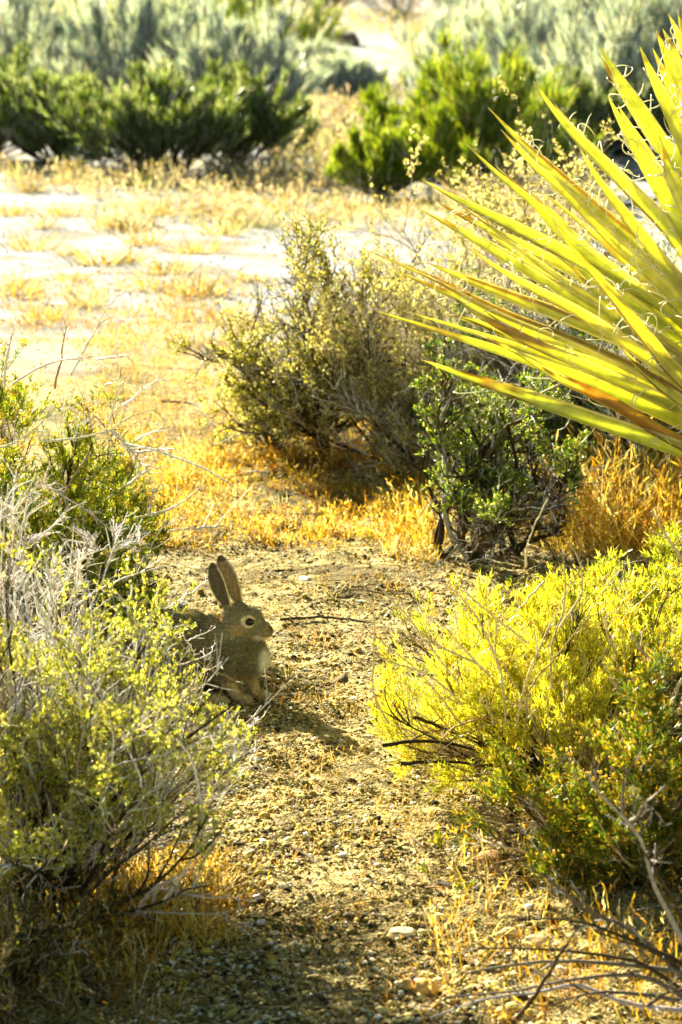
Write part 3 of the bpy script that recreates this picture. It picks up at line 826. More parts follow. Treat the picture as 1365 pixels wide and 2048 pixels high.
# ------------------------------------------------------------------ traced single stems (at their own depth) that belong to shrubs
def trace(root_pack, name, paths, Y0, Y1, r0, r1, col, seed, sub=5, subl=.05):
    root = root_pack[0]; org = np.array(root.location)
    rng = np.random.default_rng(seed); g = Geo(); C = []
    for pth in paths:
        k = len(pth)
        Ya, Yb = Y0 + rng.uniform(-.06, .06), Y1 + rng.uniform(-.08, .08)
        P = np.array([at(q[0], q[1], Ya + (Yb - Ya) * i / max(k - 1, 1)) for i, q in enumerate(pth)])
        c = catmull(P, 14); c[1:] += np.cumsum(rng.normal(0, .0012, (13, 3)), 0); C.append(c)
    CA = keep_above(np.array(C))
    cc = pick(rng, len(CA), col, .1)
    for j in range(len(CA)):
        g = Geo(); C = CA[j:j + 1]
        g.tubes(C, r0, r1, 6, cc[j:j + 1])
        if sub:
            n = sub
            s_, t_, i_, u_ = sample(rng, C, n, .2, .98)
            P = grow(rng, s_, spread(rng, t_, .75, .1), subl * rng.uniform(.3, 1.2, n), 4, .1, .02)
            g.tubes(P, (r0 + r1) * .3, r1 * .5, 4, pick(rng, n, col, .1))
            s_, t_, i_, u_ = sample(rng, P, n * 3, .2, .98)
            P = grow(rng, s_, spread(rng, t_, .8, .1), subl * .35 * rng.uniform(.3, 1.2, n * 3), 3, .1, .02)
            g.tubes(P, r1 * .5, r1 * .3, 3, pick(rng, n * 3, col, .1))
        g.build(name, M_BARK, root, True, org)
def zc(lst, ox, oy, f):
    return [[(ox + a / f, oy + b / f) for a, b in p] for p in lst]

WHIP = [(3, (.70, .58, .38)), (1, (.56, .40, .20))]
trace(EXTRA['A'], 'bare_twig', zc([
    [(0, 1340), (180, 1180), (285, 1000), (285, 800)], [(60, 1290), (200, 1060), (420, 920)], [(60, 700), (240, 890), (520, 1025)],
    [(70, 930), (290, 860), (380, 780)], [(160, 750), (270, 690), (380, 620)], [(100, 640), (240, 860)], [(0, 510), (110, 440), (180, 380)],
    [(160, 1230), (340, 1105)], [(180, 400), (330, 280)], [(0, 360), (60, 390), (120, 460)], [(600, 1400), (700, 1300), (712, 1240)]], 330, 1080, 3.69),
    5.85, 6.05, .0017, .0008, PALE, 61, sub=4, subl=.03)
trace(EXTRA['A'], 'bare_twig', zc([
    [(690, 1010), (690, 880), (688, 760)], [(900, 1000), (1000, 880), (1100, 740)], [(1060, 940), (1080, 860)], [(740, 1010), (900, 890), (1110, 880)],
    [(640, 1240), (800, 1180), (960, 1110)], [(680, 1230), (660, 1140), (630, 1080)], [(880, 1190), (960, 1060), (1050, 960), (1160, 960)],
    [(0, 1250), (70, 1220), (130, 1150)], [(60, 1320), (100, 1395)], [(500, 560), (440, 700), (420, 800)], [(560, 660), (480, 760), (440, 900)]], 0, 1080, 2.115),
    5.45, 5.6, .0022, .0009, PALE, 62, sub=5, subl=.035)
trace(EXTRA['A'], 'branch', zc([
    [(0, 1700), (300, 1720), (620, 1715), (860, 1700)], [(250, 1600), (450, 1540), (600, 1500), (680, 1480)], [(560, 1560), (760, 1650), (1000, 1680)],
    [(0, 1640), (200, 1570), (440, 1560), (600, 1585)], [(460, 1650), (480, 1420), (520, 1260)], [(160, 1790), (420, 1770), (640, 1720), (760, 1640)],
    [(560, 1760), (800, 1840)], [(400, 1610), (640, 1640), (900, 1570)], [(0, 1560), (120, 1500), (300, 1420), (420, 1330)], [(0, 1830), (160, 1760), (330, 1740), (520, 1690)], [(0, 1440), (160, 1330), (330, 1200)], [(150, 1700), (280, 1560), (420, 1380), (470, 1180)], [(0, 1900), (200, 1850), (380, 1860)], [(250, 1720), (420, 1830), (600, 1900)]], 0, 1080, 2.115),
    4.80, 4.95, .0050, .0018, DARKB, 63, sub=6, subl=.07)
trace(EXTRA['W'], 'bare_stem', zc([
    [(70, 1480), (65, 1200), (65, 960), (70, 780)], [(65, 1260), (120, 1120), (230, 1050), (290, 980)], [(65, 960), (110, 900), (210, 850)], [(65, 960), (10, 920), (-20, 890)],
    [(80, 1180), (95, 1070), (130, 960)], [(65, 1180), (20, 1080), (5, 980)], [(480, 1200), (515, 1130), (515, 1060)], [(490, 1160), (440, 1110), (395, 1090)],
    [(510, 1140), (570, 1120), (630, 1095)], [(240, 1340), (230, 1250), (280, 1190)], [(380, 1290), (360, 1220), (400, 1160)], [(140, 1480), (110, 1300), (100, 1150)],
    [(180, 1480), (200, 1330), (300, 1230)], [(20, 1480), (15, 1380), (-10, 1270)], [(310, 1380), (340, 1290), (345, 1230)]], 0, 600, 2.275),
    5.35, 5.4, .0034, .0013, PALE, 64, sub=16, subl=.05)
trace(EXTRA['B'], 'bare_twig', zc([
    [(180, 640), (340, 630), (490, 600), (600, 540), (710, 515)], [(500, 560), (530, 440), (585, 330)], [(500, 590), (600, 700), (670, 770)], [(320, 340), (400, 200), (490, 40)],
    [(560, 650), (720, 690), (900, 760), (1060, 850)], [(340, 640), (350, 500)], [(0, 670), (80, 640), (200, 560), (370, 475)], [(560, 480), (640, 410), (720, 350)],
    [(580, 840), (640, 790), (740, 760)], [(680, 980), (680, 860)], [(590, 1000), (780, 940), (900, 850)], [(560, 1280), (680, 1140), (770, 1010)], [(440, 270), (520, 260), (590, 240)],
    [(480, 390), (540, 362)], [(20, 400), (30, 250), (60, 130)], [(250, 400), (290, 250), (320, 130)], [(620, 640), (740, 575)], [(400, 700), (300, 850), (260, 960)],
    [(620, 690), (800, 685)], [(160, 830), (300, 900), (440, 990)], [(60, 380), (240, 280), (420, 240)]], 0, 600, 2.275),
    6.95, 6.8, .0032, .0012, PALE, 65, sub=6, subl=.06)
trace(EXTRA['E'], 'bare_whip', zc([
    [(150, 870), (95, 740), (100, 560), (95, 420), (55, 310)], [(440, 880), (330, 740), (170, 590), (45, 500)], [(430, 720), (250, 480), (160, 370), (60, 270)],
    [(600, 700), (520, 490), (420, 370), (315, 305)], [(610, 880), (605, 700), (580, 590), (590, 470)], [(790, 740), (790, 560), (830, 400), (820, 190)],
    [(820, 500), (900, 370), (905, 260), (850, 175)], [(690, 260), (690, 180), (720, 90), (775, 0)], [(650, 890), (690, 720), (740, 600), (800, 480), (875, 310)],
    [(690, 900), (700, 760), (770, 650), (930, 460)], [(820, 880), (850, 780), (845, 700)], [(1040, 600), (1010, 500), (995, 410)], [(1130, 760), (1040, 720), (990, 640)],
    [(440, 800), (330, 700), (160, 640), (60, 590)], [(540, 850), (420, 880), (350, 930)], [(560, 880), (540, 800), (525, 760)], [(790, 950), (740, 860), (620, 800)],
    [(560, 700), (430, 560), (340, 450)], [(40, 560), (50, 500)], [(500, 640), (330, 560), (200, 520)], [(760, 320), (650, 440)], [(700, 560), (560, 450), (440, 340)]], 700, 1000, 1.955),
    5.42, 5.32, .0024, .0011, WHIP, 66, sub=3, subl=.03)
trace(EXTRA['E2'], 'bare_whip', zc([[(1300, 240), (1250, 150), (1195, 40)], [(1040, 720), (1160, 680), (1290, 580)], [(1240, 720), (1140, 580), (1110, 530)],
    [(1300, 700), (1260, 800), (1250, 830)]], 700, 1000, 1.955), 5.5, 5.45, .0034, .0016, WHIP, 67, sub=3)

trace(EXTRA['D'], 'stem', zc([
    [(690, 945), (665, 890), (680, 820), (645, 750), (630, 650)], [(680, 900), (700, 800), (770, 760)], [(880, 950), (935, 880), (985, 790), (1045, 735)],
    [(860, 950), (850, 850), (820, 700), (760, 560)], [(900, 940), (870, 820), (900, 690), (880, 560)], [(690, 945), (740, 880), (790, 780), (800, 650)], [(950, 860), (960, 760), (930, 660)]], 400, 450, 1.4145),
    8.02, 7.9, .0105, .0035, [(1, (.035, .026, .014))], 69, sub=5, subl=.10)
trace(EXTRA['E'], 'branch', zc([[(200, 1030), (340, 1022), (500, 1035), (690, 1060)], [(130, 960), (260, 940), (420, 950), (560, 1000), (680, 1050)],
    [(250, 850), (360, 900), (520, 960), (700, 1040)], [(560, 1160), (640, 1120), (760, 1090)]], 700, 1000, 1.955), 5.5, 5.62, .0042, .0016, DARKB, 72, sub=9, subl=.05)
# leafless grey branches low at the right
dsh = thing('dead_shrub', 'bare grey fallen branches fanning left across the lower right corner', 'shrub', gp(1460, 1990))
trace((dsh,), 'branch', zc([
    [(1330, 1900), (1100, 1690), (930, 1620), (780, 1500), (640, 1410)], [(1330, 1830), (1150, 1740), (900, 1650), (640, 1635)], [(1330, 1850), (1000, 1810), (800, 1805), (550, 1840), (470, 1865)],
    [(1330, 1960), (1150, 1870), (1040, 1860), (860, 1880), (620, 1930), (400, 1950)], [(1330, 1780), (1180, 1480), (1110, 1300), (940, 1140), (920, 1090)],
    [(1110, 1300), (1060, 1220), (1080, 1060)], [(1330, 1940), (1150, 1820), (1000, 1790), (760, 1770), (450, 1760)], [(640, 2048), (740, 1920), (810, 1800), (890, 1680)],
    [(1330, 2000), (1080, 1975), (900, 1900), (740, 1930), (560, 1960), (330, 2040)], [(1330, 1870), (1190, 1760), (950, 1680)], [(1120, 2040), (1200, 1960), (1330, 1900)],
    [(1330, 1700), (1200, 1480), (1100, 1330)], [(1100, 1260), (1160, 1180)], [(1130, 1250), (1190, 1220), (1180, 1290)], [(1300, 1960), (1080, 1930), (960, 1930), (800, 1960)],
    [(960, 1680), (1000, 1660), (920, 1580), (850, 1500)]], 700, 1000, 1.955), 4.42, 4.28, .0042, .0012, [(3, (.16, .14, .11)), (2, (.44, .43, .44)), (3, (.06, .045, .025))], 68, sub=5, subl=.05)

# ------------------------------------------------------------------ yucca
def yucca():
    rng = np.random.default_rng(71)
    CY = 5.75
    C0 = at(1670, 1010, CY)
    gz = float(gh(C0[0], C0[1]))
    root = thing('yucca', 'yucca with long yellow-green sword leaves and curling white threads', 'yucca', (C0[0], C0[1], gz))
    org = np.array(root.location)
    # trunk: shaggy with old leaf bases
    g = Geo()
    tz = np.linspace(gz - .03, C0[2], 9)
    T = np.stack([C0[0] + .012 * np.sin(tz * 9), C0[1] + .01 * np.cos(tz * 7), tz], 1)
    g.tubes(T, .075, .06, 14, np.array([.20, .15, .09]))
    n = 420
    th = rng.uniform(0, 6.28, n); hz = rng.uniform(gz, C0[2], n)
    p = np.stack([C0[0] + .07 * np.cos(th), C0[1] + .07 * np.sin(th), hz], 1)
    g.blades(p, np.stack([np.cos(th), np.sin(th), rng.uniform(-2.2, .2, n)], 1), rng.uniform(.05, .18, n), .022, .3, pick(rng, n, [(2, (.34, .26, .15)), (1, (.22, .16, .09))]), rng, 4)
    g.build('trunk', M_BARK, root, False, org)
    GRN = np.array([.54, .60, .16]); YLW = np.array([.78, .74, .20]); CREAM = np.array([.82, .78, .56])
    def leaf(P, wmax, nrm, roll, stains, tipb=.06, hue=None, nf=10, flip=1):
        m = 34
        c = catmull(P, m)                      # base -> tip
        tan = norm(np.gradient(c, axis=0))
        nr = norm(nrm - (tan @ nrm)[:, None] * tan)
        a = np.cross(tan, nr)
        rl = roll + np.linspace(0, rng.normal(0, .18), m)
        a2 = a * np.cos(rl)[:, None] + nr * np.sin(rl)[:, None]; n2 = np.cross(a2, tan) * 1.0
        t = np.linspace(0, 1, m)
        wd = wmax * np.interp(t, [0, .12, .35, .6, .8, .93, 1], [.75, .90, 1, .78, .42, .17, .02])
        U = np.array([-1, -.88, -.74, -.56, -.38, -.2, 0, .2, .38, .56, .74, .88, 1])
        rib = rng.normal(0, .09, 13)
        cup = (.34 * U ** 2)
        top = c[:, None] + a2[:, None] * (U[None, :, None] * wd[:, None, None] * .5) + n2[:, None] * (cup[None, :, None] * wd[:, None, None])
        th_ = .10 * (1 - np.abs(U) ** 3) + .015
        Ub = U[::-1]
        bot = c[:, None] + a2[:, None] * (Ub[None, :, None] * wd[:, None, None] * .5) + n2[:, None] * ((cup[::-1] - th_[::-1])[None, :, None] * wd[:, None, None])
        v = np.concatenate([top, bot], 1); s_ = v.shape[1]
        idx = np.arange(m * s_).reshape(m, s_)
        q = np.stack([idx[:-1], np.roll(idx[:-1], -1, 1), np.roll(idx[1:], -1, 1), idx[1:]], -1)
        base = (GRN * (1 - hue) + YLW * hue)
        uu = np.concatenate([U, Ub])
        col = np.broadcast_to(base, (m, s_, 3)).copy()
        fade = vnoise(t[:, None] * 5 + rng.uniform(0, 9), uu[None, :] * .8 + rng.uniform(0, 9), 1.0, 8)
        col = col * (1 + .35 * fade[..., None]) + np.array([.16, .12, .06]) * np.clip(fade, 0, 1)[..., None]
        col *= (1 + np.concatenate([rib, rib[::-1]]))[None, :, None] * (1 + .08 * np.sin(t * 14 + rng.uniform(0, 6)))[:, None, None]
        edge = (np.abs(uu) > .8)[None, :, None]
        col = np.where(edge, CREAM * np.array([1, .96, .8]), col)  # pale fibrous margin, widened to paint the sun's bright rim
        if rng.random() < .2:      # one margin dried brown
            be = ((uu * rng.choice([-1, 1]) > .7) & (uu * uu < .85))[None, :, None] & (vnoise(t * 7, t * 0 + rng.uniform(0, 9), 1., 4) > -.2)[:, None, None]
            col = np.where(be, np.array([.40, .28, .08]), col)
        # real blemishes: dead tips and burnt patches
        L_ = t[:, None]
        nz = vnoise(t[:, None] * 9 + rng.uniform(0, 9), uu[None, :] * 2.2 + rng.uniform(0, 9), 1.0, 5)
        for (t0, t1, cc, amt) in list(stains) + [(1 - tipb * .8, 1.1, (.34, .25, .13), 1.0), (1 - tipb * .45, 1.1, (.74, .68, .60), 1.0)]:
            f = np.clip((L_ - t0 + nz * .06) / .02, 0, 1) * np.clip((t1 - L_ + nz * .06) / .02, 0, 1) * amt
            f = np.clip(f * (1 if amt >= 1 else 1), 0, 1)
            if amt < 1: f = f * (nz > -.05)
            col = col * (1 - f[..., None]) + np.array(cc) * f[..., None]
        g = Geo(); g.add(v, np.clip(col, .01, .9).reshape(-1, 3), q)
        o = g.build('leaf', M_YUCCA, root, True, org)
        # curling threads peeling from both margins
        if nf:
            g = Geo(); F = []
            for k in range(nf):
                j = int(rng.uniform(.12, .80) * (m - 1)); sgn = rng.choice([-1, 1])
                st = top[j, 0 if sgn < 0 else -1]
                dv = norm(a2[j] * sgn * .7 + tan[j] * rng.uniform(.1, 1.2) + rng.normal(0, .35, 3))
                ax = norm(np.cross(dv, rng.normal(size=3) + np.array([0, 1.6, 0])))
                R_ = rng.uniform(.010, .05); ln = rng.uniform(.012, .05) * rng.choice([1, 1, 1.9]); kk = 10
                side = np.cross(ax, dv); aa = np.linspace(0, ln / R_, kk) * np.linspace(.7, 1.15, kk)
                F.append(st + dv * (np.sin(aa) * R_)[:, None] + side * ((1 - np.cos(aa)) * R_)[:, None] + ax * (np.linspace(0, rng.normal(0, .012), kk))[:, None])
            g.tubes(np.array(F), .0014, .0007, 4, np.array([.90, .88, .80]))
            g.build('threads', M_FIBRE, o, True, org)
        return o
    Z = lambda *p: [(700 + a / 2.053, b / 2.053) for a, b in p]
    BR = (.42, .20, .03); DK = (.16, .08, .02); OR = (.60, .42, .09); TN = (.50, .42, .16)
    # tip ... towards the frame edge; depth of the tip relative to the crown; width; hue; stains measured from base=0 to tip=1
    spec = [
        (Z((290, 1475), (480, 1555), (740, 1645), (1365, 1860)), -.34, .042, .25, [(.66, .96, TN, .9), (.62, .65, DK, 1), (.7, .9, OR, .7), (.74, .90, DK, .6)], .05, 5),
        (Z((465, 1345), (700, 1450), (860, 1560), (1080, 1660), (1365, 1835)), -.30, .034, .6, [(.1, .62, OR, 1), (.3, .66, BR, .6), (.62, .75, DK, .8)], .15, 4),
        (Z((90, 1270), (480, 1385), (900, 1520), (1365, 1730)), -.10, .036, .15, [(.80, .97, TN, .9)], .05, 6),
        (Z((400, 1205), (520, 1310), (720, 1430), (1000, 1540), (1365, 1700)), -.22, .040, .4, [(.60, .97, BR, .7)], .12, 8),
        (Z((400, 1290), (500, 1310), (700, 1400), (1000, 1490), (1365, 1640)), -.05, .030, .5, [(.72, 1.0, DK, .8)], .12, 4),
        (Z((55, 1020), (230, 1095), (380, 1165), (600, 1290), (1000, 1440), (1365, 1640)), -.18, .040, .55, [(.66, .97, BR, .6), (.8, .9, DK, .5)], .04, 10),
        (Z((300, 1070), (440, 1140), (640, 1225), (1000, 1360), (1365, 1530)), -.02, .044, .55, [(.84, .97, TN, .8)], .06, 14),
        (Z((262, 843), (400, 925), (560, 1020), (850, 1200), (1365, 1500)), .02, .036, .35, [(.78, .96, BR, .6)], .05, 12),
        (Z((290, 733), (410, 810), (520, 870), (700, 955), (1000, 1110), (1365, 1330)), .16, .046, .1, [(.86, .96, BR, .5)], .04, 12),
        (Z((478, 590), (600, 720), (760, 850), (880, 1000), (1080, 1150), (1365, 1360)), .12, .036, .3, [(.90, .97, TN, .8)], .05, 12),
        (Z((568, 440), (680, 580), (800, 700), (1000, 880), (1365, 1190)), .02, .042, .5, [(.92, .97, TN, .9)], .04, 12),
        (Z((620, 530), (720, 660), (860, 780), (1080, 1010), (1365, 1270)), -.12, .036, .7, [(.86, .99, BR, .4)], .03, 14),
        (Z((752, 330), (830, 470), (930, 590), (1150, 800), (1365, 1040)), .18, .046, .3, [], .05, 14),
        (Z((1018, 180), (1090, 300), (1160, 410), (1290, 610), (1365, 720)), .25, .044, .2, [], .03, 12),
        (Z((1062, 395), (1110, 500), (1180, 620), (1280, 790), (1365, 930)), .00, .044, .2, [], .03, 14),
        (Z((1190, 185), (1225, 290), (1270, 390), (1365, 600)), .10, .040, .5, [(.86, .97, BR, .5)], .04, 10),
        (Z((1258, 122), (1290, 210), (1330, 310), (1420, 520)), .22, .040, .5, [(.9, 1, OR, 1)], .04, 8),
        (Z((1308, 55), (1340, 130), (1380, 230), (1450, 420)), .28, .040, .6, [], .05, 6),
        (Z((940, 600), (1020, 760), (1160, 940), (1365, 1200)), -.20, .036, .75, [], .05, 16),
        (Z((780, 780), (960, 925), (1190, 1140), (1365, 1300)), .22, .036, .7, [(.35, .8, BR, .4)], .05, 12),
        (Z((860, 960), (960, 1070), (1080, 1210), (1230, 1400), (1365, 1560)), -.32, .034, .85, [(.8, 1, OR, .7)], .05, 12),
        (Z((440, 830), (600, 960), (820, 1140), (1080, 1310), (1365, 1470)), .08, .040, .45, [(.8, .98, BR, .6)], .05, 14),
        (Z((480, 1010), (600, 1110), (760, 1200), (1000, 1320), (1365, 1590)), -.28, .036, .8, [(.86, .98, OR, .6)], .05, 10),
        (Z((1100, 1410), (1200, 1540), (1365, 1660)), -.38, .032, .6, [(.5, 1, OR, .8), (.6, 1, DK, .6)], .1, 3),
        (Z((1270, 550), (1310, 680), (1365, 800)), -.10, .038, .4, [(.8, 1, BR, .7)], .05, 10),
        (Z((1150, 760), (1240, 870), (1365, 1010)), .30, .036, .2, [], .05, 12),
        (Z((900, 780), (1040, 960), (1200, 1130), (1365, 1290)), .30, .044, .05, [], .05, 8),
        (Z((640, 900), (800, 1000), (1020, 1170), (1365, 1420)), .26, .046, .05, [], .05, 6),
    ]
    eye = np.array([0, 0, CAM_Z])
    more = []
    for (px, dy, wd, hue, stains, tb, nf) in spec[2:23]:
        q = np.array(px); sh = rng.normal(0, 12, 2); u_ = rng.uniform(.10, .34)
        q[0] = q[0] * (1 - u_) + q[1] * u_ * 1.0
        q = q + sh + (q - q[-1]) * rng.uniform(-.12, .0)
        more.append(([tuple(z) for z in q], dy + rng.choice([.2, .32]), wd * .9, rng.uniform(.1, .7), [(.75, 1, BR, .6)] if rng.random() < .5 else [], .05, 4))
    for (px, dy, wd, hue, stains, tb, nf) in spec + more:
        k = len(px)
        # continue beyond the frame into the crown, shortening towards it
        px = [tuple(np.array(z) * .6 + .4 * (np.array(px[0]) + (np.array(px[-1]) - np.array(px[0])) * min(1, math.dist(px[0], z) / math.dist(px[0], px[-1])))) for z in px]
        e = np.array(px[-1]); C = np.array([1670, 1010.])
        mid = e * .45 + C * .55 + np.array([0, (e[1] - px[-2][1]) * .05])
        full = list(px) + [tuple(mid), tuple(C + rng.normal(0, 8, 2))]
        d2 = [0]
        for i in range(1, len(full)): d2.append(d2[-1] + math.dist(full[i], full[i - 1]))
        P = []
        for (q, s_) in zip(full, d2):
            f = 1 - s_ / d2[-1]
            P.append(at(q[0], q[1], CY + dy * f + .035 * (1 if dy > 0 else -1) * (1 - f)))
        P = np.array(P[::-1])
        view = norm(eye - P[len(P) // 2])
        nrm = norm(np.array([-.15, .1, 1.0]) * (1.0 if dy > -.05 else .6) + view * 1.0)
        leaf(P, wd * .93, nrm, rng.normal(0, .32), stains, tb, hue, int(nf * 2.2))
    # the rest of the crown: leaves pointing away from the path and upwards
    for k in range(64):
        az = rng.uniform(-1.9, 1.75); el = rng.uniform(-.35, 1.35)
        d = np.array([math.cos(el) * math.cos(az), math.cos(el) * math.sin(az), math.sin(el)])
        if el > .9: d[0] = abs(d[0]) + .25
        ln = rng.uniform(.75, 1.0)
        P = np.array([C0 + d * .03, C0 + d * ln * .3, C0 + d * ln * .66 + np.array([0, 0, -.01]), C0 + d * ln + np.array([0, 0, -.05 * ln])])
        leaf(P, rng.uniform(.034, .044), np.array([0, 0, 1.0]) + .2 * rng.normal(size=3), rng.normal(0, .5), [], .05, rng.uniform(.1, .7), 6)
yucca()

# ------------------------------------------------------------------ rabbit
def rabbit():
    import bmesh
    rng = np.random.default_rng(81)
    org = gp(515, 1404)
    prims = []
    def ell(c, r, pitch=0.0, yaw=0.0):
        bm = bmesh.new(); bmesh.ops.create_icosphere(bm, subdivisions=4, radius=1.0)
        v = np.array([q.co[:] for q in bm.verts]) * np.array(r); f = [[x.index for x in q.verts] for q in bm.faces]; bm.free()
        cp, sp = math.cos(pitch), math.sin(pitch)
        v = np.stack([v[:, 0] * cp - v[:, 2] * sp, v[:, 1], v[:, 0] * sp + v[:, 2] * cp], 1)
        cy, sy = math.cos(yaw), math.sin(yaw)
        v = np.stack([v[:, 0] * cy - v[:, 1] * sy, v[:, 0] * sy + v[:, 1] * cy, v[:, 2]], 1)
        prims.append((v + np.array(c), f))
    def limb(P, R, m=22):
        P = catmull(P, m); R = np.interp(np.linspace(0, 1, m), np.linspace(0, 1, len(R)), R)
        for p, r in zip(P, R): 
            ell(p, (r, r, r))
    # trunk: rump, loin, rib cage, breast, neck
    ell((-.215, 0, .088), (.078, .060, .082)); ell((-.165, 0, .112), (.085, .060, .076), -.15)
    ell((-.100, 0, .112), (.068, .050, .070), .1); ell((-.046, 0, .106), (.052, .044, .052), .3)
    ell((-.016, 0, .101), (.033, .036, .042), .25); ell((-.062, 0, .145), (.040, .035, .042), .5)
    # head: skull, brow, cheeks, muzzle, nose, chin
    ell((-.046, 0, .182), (.038, .0275, .034), -.2); ell((-.022, 0, .180), (.034, .0225, .028), -.45)
    for s in (-1, 1):
        ell((-.028, s * .012, .164), (.030, .0165, .023), -.25); ell((.011, s * .0060, .1565), (.018, .0125, .0140), -.3)
        ell((-.012, s * .0165, .1945), (.016, .0085, .007), -.5)
    ell((.004, 0, .164), (.030, .0145, .018), -.45); ell((.024, 0, .161), (.0075, .0075, .0075)); ell((.000, 0, .147), (.020, .011, .011), -.1)
    # legs
    for s in (-1, 1):
        ell((-.185, s * .042, .068), (.062, .030, .060), .25)
        limb([(-.135, s * .052, .045), (-.150, s * .054, .018), (-.09, s * .052, .012), (-.065, s * .051, .010)], [.022, .014, .0125, .0105])
    limb([(-.050, -.026, .092), (-.058, -.030, .060), (-.050, -.029, .030), (-.034, -.028, .013), (-.020, -.028, .010)], [.024, .017, .0115, .0105, .0100])
    limb([(-.036, .018, .095), (-.030, .020, .062), (-.020, .021, .030), (-.010, .021, .012), (.008, .021, .009)], [.024, .017, .0115, .0105, .0105])
    for (px_, py_) in ((-.020, -.028), (.008, .021), (-.065, -.051), (-.065, .051)):
        for k in (-1, 0, 1): ell((px_ + .006, py_ + k * .0062, .0078), (.0085, .0038, .0062))
    ell((-.292, 0, .075), (.026, .022, .024), .5)
    # ears: cupped solid shells
    ears = []
    def ear(base, tip, face, L_w, bend):
        base = np.array(base); tip = np.array(tip); ax = norm(tip - base); ln = np.linalg.norm(tip - base)
        face = norm(np.array(face) - (np.array(face) @ ax) * ax); sd_ = np.cross(ax, face)
        m, k = 26, 15
        t = np.linspace(0, 1, m); u = np.linspace(-1, 1, k)
        hw = L_w * np.interp(t, [0, .12, .3, .55, .75, .9, .97, 1], [.42, .55, .84, 1, .92, .62, .34, .10])
        curl = np.interp(t, [0, .3, 1], [1.7, 1.1, .6])           # half-angle of the cup
        cen = base + ax * (t * ln)[:, None] + face * (bend * np.sin(t * 3.14) * ln)[:, None]
        ang = u[None] * curl[:, None]; R_ = (hw / np.sin(np.minimum(curl, 1.5)))[:, None]
        off_s = np.sin(ang) * R_; off_f = (1 - np.cos(ang)) * R_ 
        out = cen[:, None] + sd_ * off_s[..., None] + face * off_f[..., None]
        nrm_ = -(sd_ * np.sin(ang)[..., None] * -1 + face * -np.cos(ang)[..., None])   # towards the inside
        nin = face * np.cos(ang)[..., None] - sd_ * np.sin(ang)[..., None]
        inn = out + nin * .0036
        v = np.concatenate([out.reshape(-1, 3), inn.reshape(-1, 3)]); I = np.arange(m * k).reshape(m, k); J = I + m * k
        f = []
        for a in range(m - 1):
            for b in range(k - 1):
                f.append([I[a, b], I[a, b + 1], I[a + 1, b + 1], I[a + 1, b]]); f.append([J[a, b], J[a + 1, b], J[a + 1, b + 1], J[a, b + 1]])
            f.append([I[a, 0], I[a + 1, 0], J[a + 1, 0], J[a, 0]]); f.append([I[a, -1], J[a, -1], J[a + 1, -1], I[a + 1, -1]])
        for b in range(k - 1):
            f.append([I[0, b], J[0, b], J[0, b + 1], I[0, b + 1]]); f.append([I[-1, b], I[-1, b + 1], J[-1, b + 1], J[-1, b]])
        prims.append((v, f)); ears.append((inn.reshape(-1, 3), out[:, [0, -1]].reshape(-1, 3), out.reshape(-1, 3), base, ax, ln))
    ear((-.058, -.016, .204), (-.096, -.026, .306), (-.15, -.98, .0), .0215, .03)
    ear((-.044, .010, .206), (-.089, .000, .317), (.30, -.94, .1), .0205, .03)
    V = []; F = []; n0 = 0
    for v, f in prims:
        V.append(v); F += [[i + n0 for i in q] for q in f]; n0 += len(v)
    V = np.concatenate(V)
    me = bpy.data.meshes.new('tmp'); me.from_pydata(V.tolist(), [], [[int(i) for i in q] for q in F]); me.update()
    o = bpy.data.objects.new('tmp', me); COL.objects.link(o)
    md = o.modifiers.new('r', 'REMESH'); md.mode = 'VOXEL'; md.voxel_size = .0017
    sm = o.modifiers.new('s', 'SMOOTH'); sm.factor = .5; sm.iterations = 5
    dg = bpy.context.evaluated_depsgraph_get(); me2 = bpy.data.meshes.new_from_object(o.evaluated_get(dg))
    bpy.data.objects.remove(o)
    nv = len(me2.vertices); co = np.empty(nv * 3); me2.vertices.foreach_get('co', co); co = co.reshape(-1, 3)
    nr = np.empty(nv * 3); me2.vertices.foreach_get('normal', nr); nr = nr.reshape(-1, 3)
    # coat colours by place on the body
    def near_set(P, S, r):
        from mathutils import kdtree
        kd = kdtree.KDTree(len(S))
        for i, s_ in enumerate(S): kd.insert(s_, i)
        kd.balance()
        return np.array([kd.find(p)[2] < r for p in P])
    up = co[:, 2]; x = co[:, 0]
    base_c = np.array([.27, .25, .155]); c = np.tile(base_c, (nv, 1))
    def blend(mask, col):
        m = np.clip(mask, 0, 1)[:, None]; c[:] = c * (1 - m) + np.array(col) * m
    blend((.075 - up) / .03 * (x > -.12), (.50, .41, .23))                    # legs tan
    dist = lambda p, r: 1 - np.linalg.norm((co - np.array(p)) / np.array(r), axis=1)
    blend(dist((-.20, 0, .02), (.11, .05, .03)) * 4, (.62, .58, .50))         # belly
    blend(dist((.027, -.010, .093), (.026, .032, .042)) * 2.4, (.93, .94, .94))   # breast
    blend(dist((.002, 0, .143), (.030, .022, .012)) * 4, (.74, .68, .54))      # chin
    blend(dist((-.078, 0, .176), (.022, .026, .024)) * 3, (.32, .23, .11))     # rusty nape
    for s in (-1, 1):
        blend(dist((-.015, s * .026, .181), (.0180, .016, .0150)) * 6, (.78, .70, .50))   # eye ring
        blend(dist((-.040, s * .026, .160), (.020, .016, .016)) * 2.5, (.42, .32, .17))
        blend(dist((-.012, s * .026, .180), (.0115, .016, .0085)) * 9, (.03, .025, .02))  # dark lid
        blend(dist((.016, s * .012, .158), (.014, .010, .008)) * 3, (.34, .27, .17))
    blend(dist((.028, 0, .163), (.008, .009, .007)) * 5, (.16, .10, .07))      # nose
    blend(dist((-.295, 0, .07), (.03, .03, .03)) * 4, (.85, .83, .78))
    ear_zone = up > .2145
